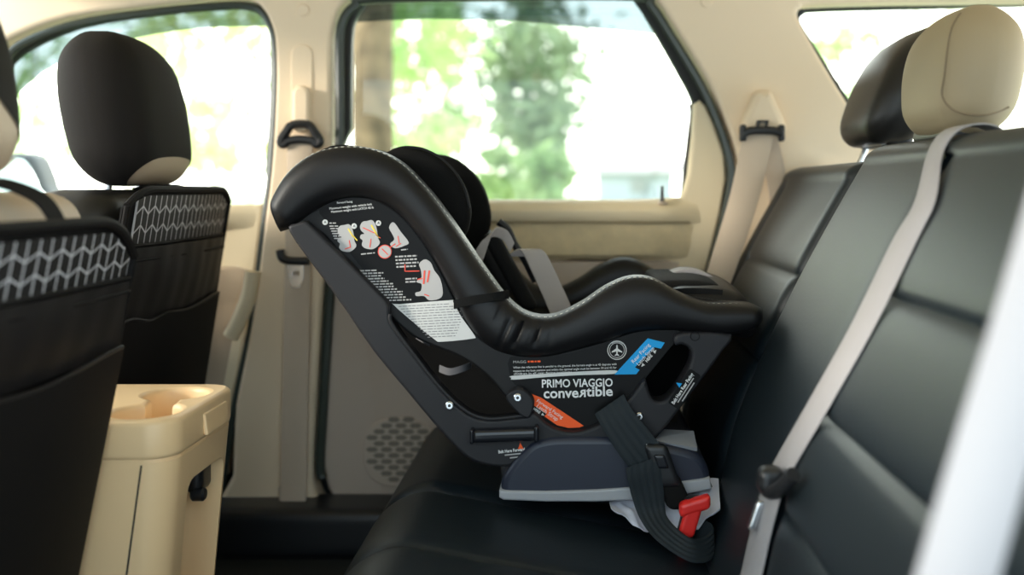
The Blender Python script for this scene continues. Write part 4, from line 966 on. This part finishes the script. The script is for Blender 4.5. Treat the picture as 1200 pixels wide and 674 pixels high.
def cloth():
    vs = []; fs = []; N, K = 30, 12
    A = [at(712, 590, 1.43), at(838, 562, 1.45), at(850, 600, 1.40), at(800, 622, 1.40)]
    for i in range(N+1):
        for j in range(K+1):
            s, t = i/N, j/K
            a = at(714, 588, 1.47).lerp(at(842, 560, 1.49), s); b = at(716+128*s, 595+30*math.sin(PI*0.98*s), 1.425-0.02*s)
            p = a.lerp(b, t)
            p += Vector((0, 0, 0.004*math.sin(s*23+t*5)+0.003*math.sin(s*41-t*9)))*min(1, 4*s, 4*(1-s)+0.3)
            vs.append(p)
    R = K+1; n0 = len(vs); vs += [v-Vector((0, -0.001, 0.0025)) for v in vs]
    for i in range(N):
        for j in range(K):
            q = (i*R+j, (i+1)*R+j, (i+1)*R+j+1, i*R+j+1); fs.append(q); fs.append(tuple(n0+k for k in reversed(q)))
    for i in range(N):
        for j in (0, K): a, b = i*R+j, (i+1)*R+j; fs.append((a, b, b+n0, a+n0))
    for j in range(K):
        for i in (0, N): a, b = i*R+j, i*R+j+1; fs.append((a, b, b+n0, a+n0))
    return mk('white_cloth', vs, fs, M['cloth'], ang=80)
tag(cloth(), 'crumpled white cloth tucked under the base of the child car seat', 'cloth')

fm = rbox('floor_mat', (0.52, 0.40, 0.014), 0.006, M['rubber'], loc=(-0.58, 1.70, 0.078))
tag(fm, 'black rubber floor mat on the floor in front of the rear bench', 'floor mat')

# ---------------------------------------------------------------- outside
gr = mk('ground', [(-120, 2.2, -0.4), (120, 2.2, -0.4), (120, 200, -0.4), (-120, 200, -0.4), (-120, 2.2, -0.6), (120, 2.2, -0.6), (120, 200, -0.6), (-120, 200, -0.6)], [(0, 1, 2, 3), (7, 6, 5, 4), (0, 4, 5, 1), (1, 5, 6, 2), (2, 6, 7, 3), (3, 7, 4, 0)], M['grass'], smooth=False)
struct(gr)
# smoked rain guards outside the glass
YGd = YG+0.04
gd1 = plate('rain_guard', [px([(412, 26), (416, 10), (428, -2), (600, -6), (742, -6), (752, 4), (772, 40), (600, 24), (500, 22)], YGd)], YGd, YGd+0.004, M['guard'])
tag(gd1, 'smoked strip shading the top of the rear door glass', 'rain guard', 'rain guards')
gd2 = plate('rain_guard', [cpx([(-20, 110), (10, 78), (34, 56), (92, 31), (180, 16), (255, 9), (290, 9), (314, 20), (318, 30), (250, 32), (180, 40), (100, 60), (50, 84), (10, 116)], YGd, 3)], YGd, YGd+0.004, M['guard'])
tag(gd2, 'smoked strip curving along the top of the front passenger window', 'rain guard', 'rain guards')
dm = thing('door_mirror', 'dark rimmed door mirror outside the front passenger window behind the driver headrest', 'mirror', at(10, 215, 2.25))
mp = [(-60, 182), (0, 180), (25, 180), (36, 184), (43, 196), (50, 216), (52, 240), (-60, 240)]
plate('mirror_housing', [cpx(mp, 2.25, 4)], 2.25, 2.33, M['rubber'], dm, bev=0.02)
M['mirror'] = mat('mirror_glass', (0.9, 0.95, 0.9), 0.04, 1.0)
plate('mirror_glass', [cpx([(-58, 187), (0, 185), (22, 185), (31, 189), (38, 200), (45, 218), (46, 236), (-58, 236)], 2.245, 4)], 2.243, 2.252, M['mirror'], dm)
mk('mirror_arm', *tube_geo([at(-10, 238, 2.28), at(-5, 262, 2.2), at(0, 285, 2.12)], 0.03, 10), M['blk'], dm)

def tree(label, x, y, h, cr, n, lm, base=-0.4, tr=0.12, low=0.25, leaf=0.16, shape='cone', bark='bark2', name='tree', group=None):
    root = thing(name, label, 'tree' if name == 'tree' else 'bush', (x, y, base), group)
    rnd = random.Random(int(x*100+y*7))
    rings = []
    for i in range(9):
        t = i/8; rr = tr*(1-0.8*t); c = Vector((x+0.05*h*0.1*math.sin(t*4), y, base+h*0.97*t))
        rings.append([c+Vector((rr*math.cos(2*PI*k/10), rr*math.sin(2*PI*k/10), 0)) for k in range(10)])
    mk('trunk', *loft(rings), M[bark], root)
    vs = []; fs = []
    clumps = []
    for i in range(max(10, n//40)):
        t = low+(1-low)*rnd.random()**1.0
        rad = cr*((1-t)/(1-low))**0.8 if shape == 'cone' else cr*math.sqrt(max(0.02, 1-((t-low)/(1-low)*2-1)**2))
        a = rnd.uniform(0, 2*PI); q = rad*math.sqrt(rnd.random())
        clumps.append((Vector((x+q*math.cos(a), y+q*math.sin(a), base+h*t)), 0.16*cr+0.12*rad))
    for i in range(n):
        c, s = clumps[i % len(clumps)]
        p = c+Vector((rnd.gauss(0, s), rnd.gauss(0, s), rnd.gauss(0, s*0.7)))
        d1 = Vector((rnd.uniform(-1, 1), rnd.uniform(-1, 1), rnd.uniform(-1, 1))).normalized(); d2 = d1.orthogonal().normalized()
        l = leaf*rnd.uniform(0.6, 1.4); b = len(vs)
        vs += [p-d1*l, p-d2*l*0.45, p+d1*l, p+d2*l*0.45]; fs.append((b, b+1, b+2, b+3))
    mk('foliage', vs, fs, M[lm], root, smooth=False, fix=False)
    return root
def trx(u, Y): return (u-CU)/FPX*Y
bt = thing('tree', 'thick brown bark tree trunk standing close outside the rear door window', 'tree', (trx(437, 6.5), 6.5, -0.4), 'trees outside')
rings = []
rnd = random.Random(5)
for i in range(31):
    z = -0.4+6.5*i/30; rr = 0.137-0.008*i/30; cx = trx(437, 6.5)
    rings.append([Vector((cx+(rr*(1+0.05*rnd.uniform(-1, 1)))*math.cos(2*PI*k/24), 6.5+rr*(1+0.05*rnd.uniform(-1, 1))*math.sin(2*PI*k/24), z)) for k in range(24)])
mk('trunk', *loft(rings), M['bark'], bt, ang=80)
tree('pale leafy young tree just past the thick brown trunk', trx(495, 13), 13, 4.2, 0.75, 900, 'leafB', tr=0.05, low=0.35, leaf=0.12, shape='ball', group='trees outside')
tree('dark green pine in the middle of the rear door window', trx(628, 17), 17, 4.6, 1.15, 1900, 'leafC', tr=0.07, low=0.42, leaf=0.14, shape='ball', group='trees outside')
tree('low green bush below the dark green pine', trx(640, 14.5), 14.5, 1.7, 0.6, 900, 'leafA', tr=0.05, low=0.05, leaf=0.14, shape='ball', name='bush', group='bushes outside')
tree('tall green conifer between the brown trunk and the pine', trx(520, 22), 22, 6.2, 0.9, 1000, 'leafA', tr=0.08, low=0.3, leaf=0.15, group='trees outside')
tree('yellow green bush beside the brown trunk', trx(500, 17), 17, 1.9, 0.8, 900, 'leafY', tr=0.04, low=0.05, leaf=0.14, shape='ball', name='bush', group='bushes outside')
tree('pale green bush behind the black head support of the child seat', trx(585, 20), 20, 1.9, 0.9, 1100, 'leafA', tr=0.04, low=0.05, leaf=0.14, shape='ball', name='bush', group='bushes outside')
for (u, Y, h_, r_, lm, lab_) in ((250, 22, 6.0, 1.5, 'leafY', 'yellow green tree seen through the front passenger window beside the headrest'), (150, 28, 7.5, 2.0, 'leafB', 'pale tree behind the black passenger headrest'), (292, 34, 8, 2.0, 'leafB', 'pale tree by the window edge near the belt pillar'), (40, 25, 7, 2.2, 'leafB', 'pale tree between the two front headrests'), (985, 22, 5.2, 1.2, 'leafB', 'pale green tree seen through the small rear quarter window'), (1060, 26, 7.5, 1.8, 'leafY', 'yellow green tree behind the rear headrests')):
    tree(lab_, trx(u, Y), Y, h_, r_, 420, lm, tr=0.10, low=0.2, leaf=0.22, shape='ball', group='trees outside')
hs_ = thing('house', 'pale gabled house far off behind the rear door window corner', 'house', (trx(750, 60), 62, -0.4))
hx = trx(745, 60)
rbox('wall', (4.6, 4.0, 2.4), 0.02, M['render'], hs_, None, (hx, 62, 0.8))
rv = [Vector((hx-3.3, 59.4, 1.8)), Vector((hx+3.2, 59.4, 1.8)), Vector((hx+2.2, 62, 4.2)), Vector((hx-0.9, 62, 4.2)), Vector((hx-3.3, 64.6, 1.8)), Vector((hx+3.2, 64.6, 1.8))]
mk('roof', rv, [(0, 1, 2, 3), (5, 4, 3, 2), (4, 0, 3), (1, 5, 2), (0, 4, 5, 1)], M['roof'], hs_, smooth=False)
rbox('window', (1.0, 0.1, 0.9), 0.02, M['grey'], hs_, None, (hx+0.2, 59.98, 1.0))
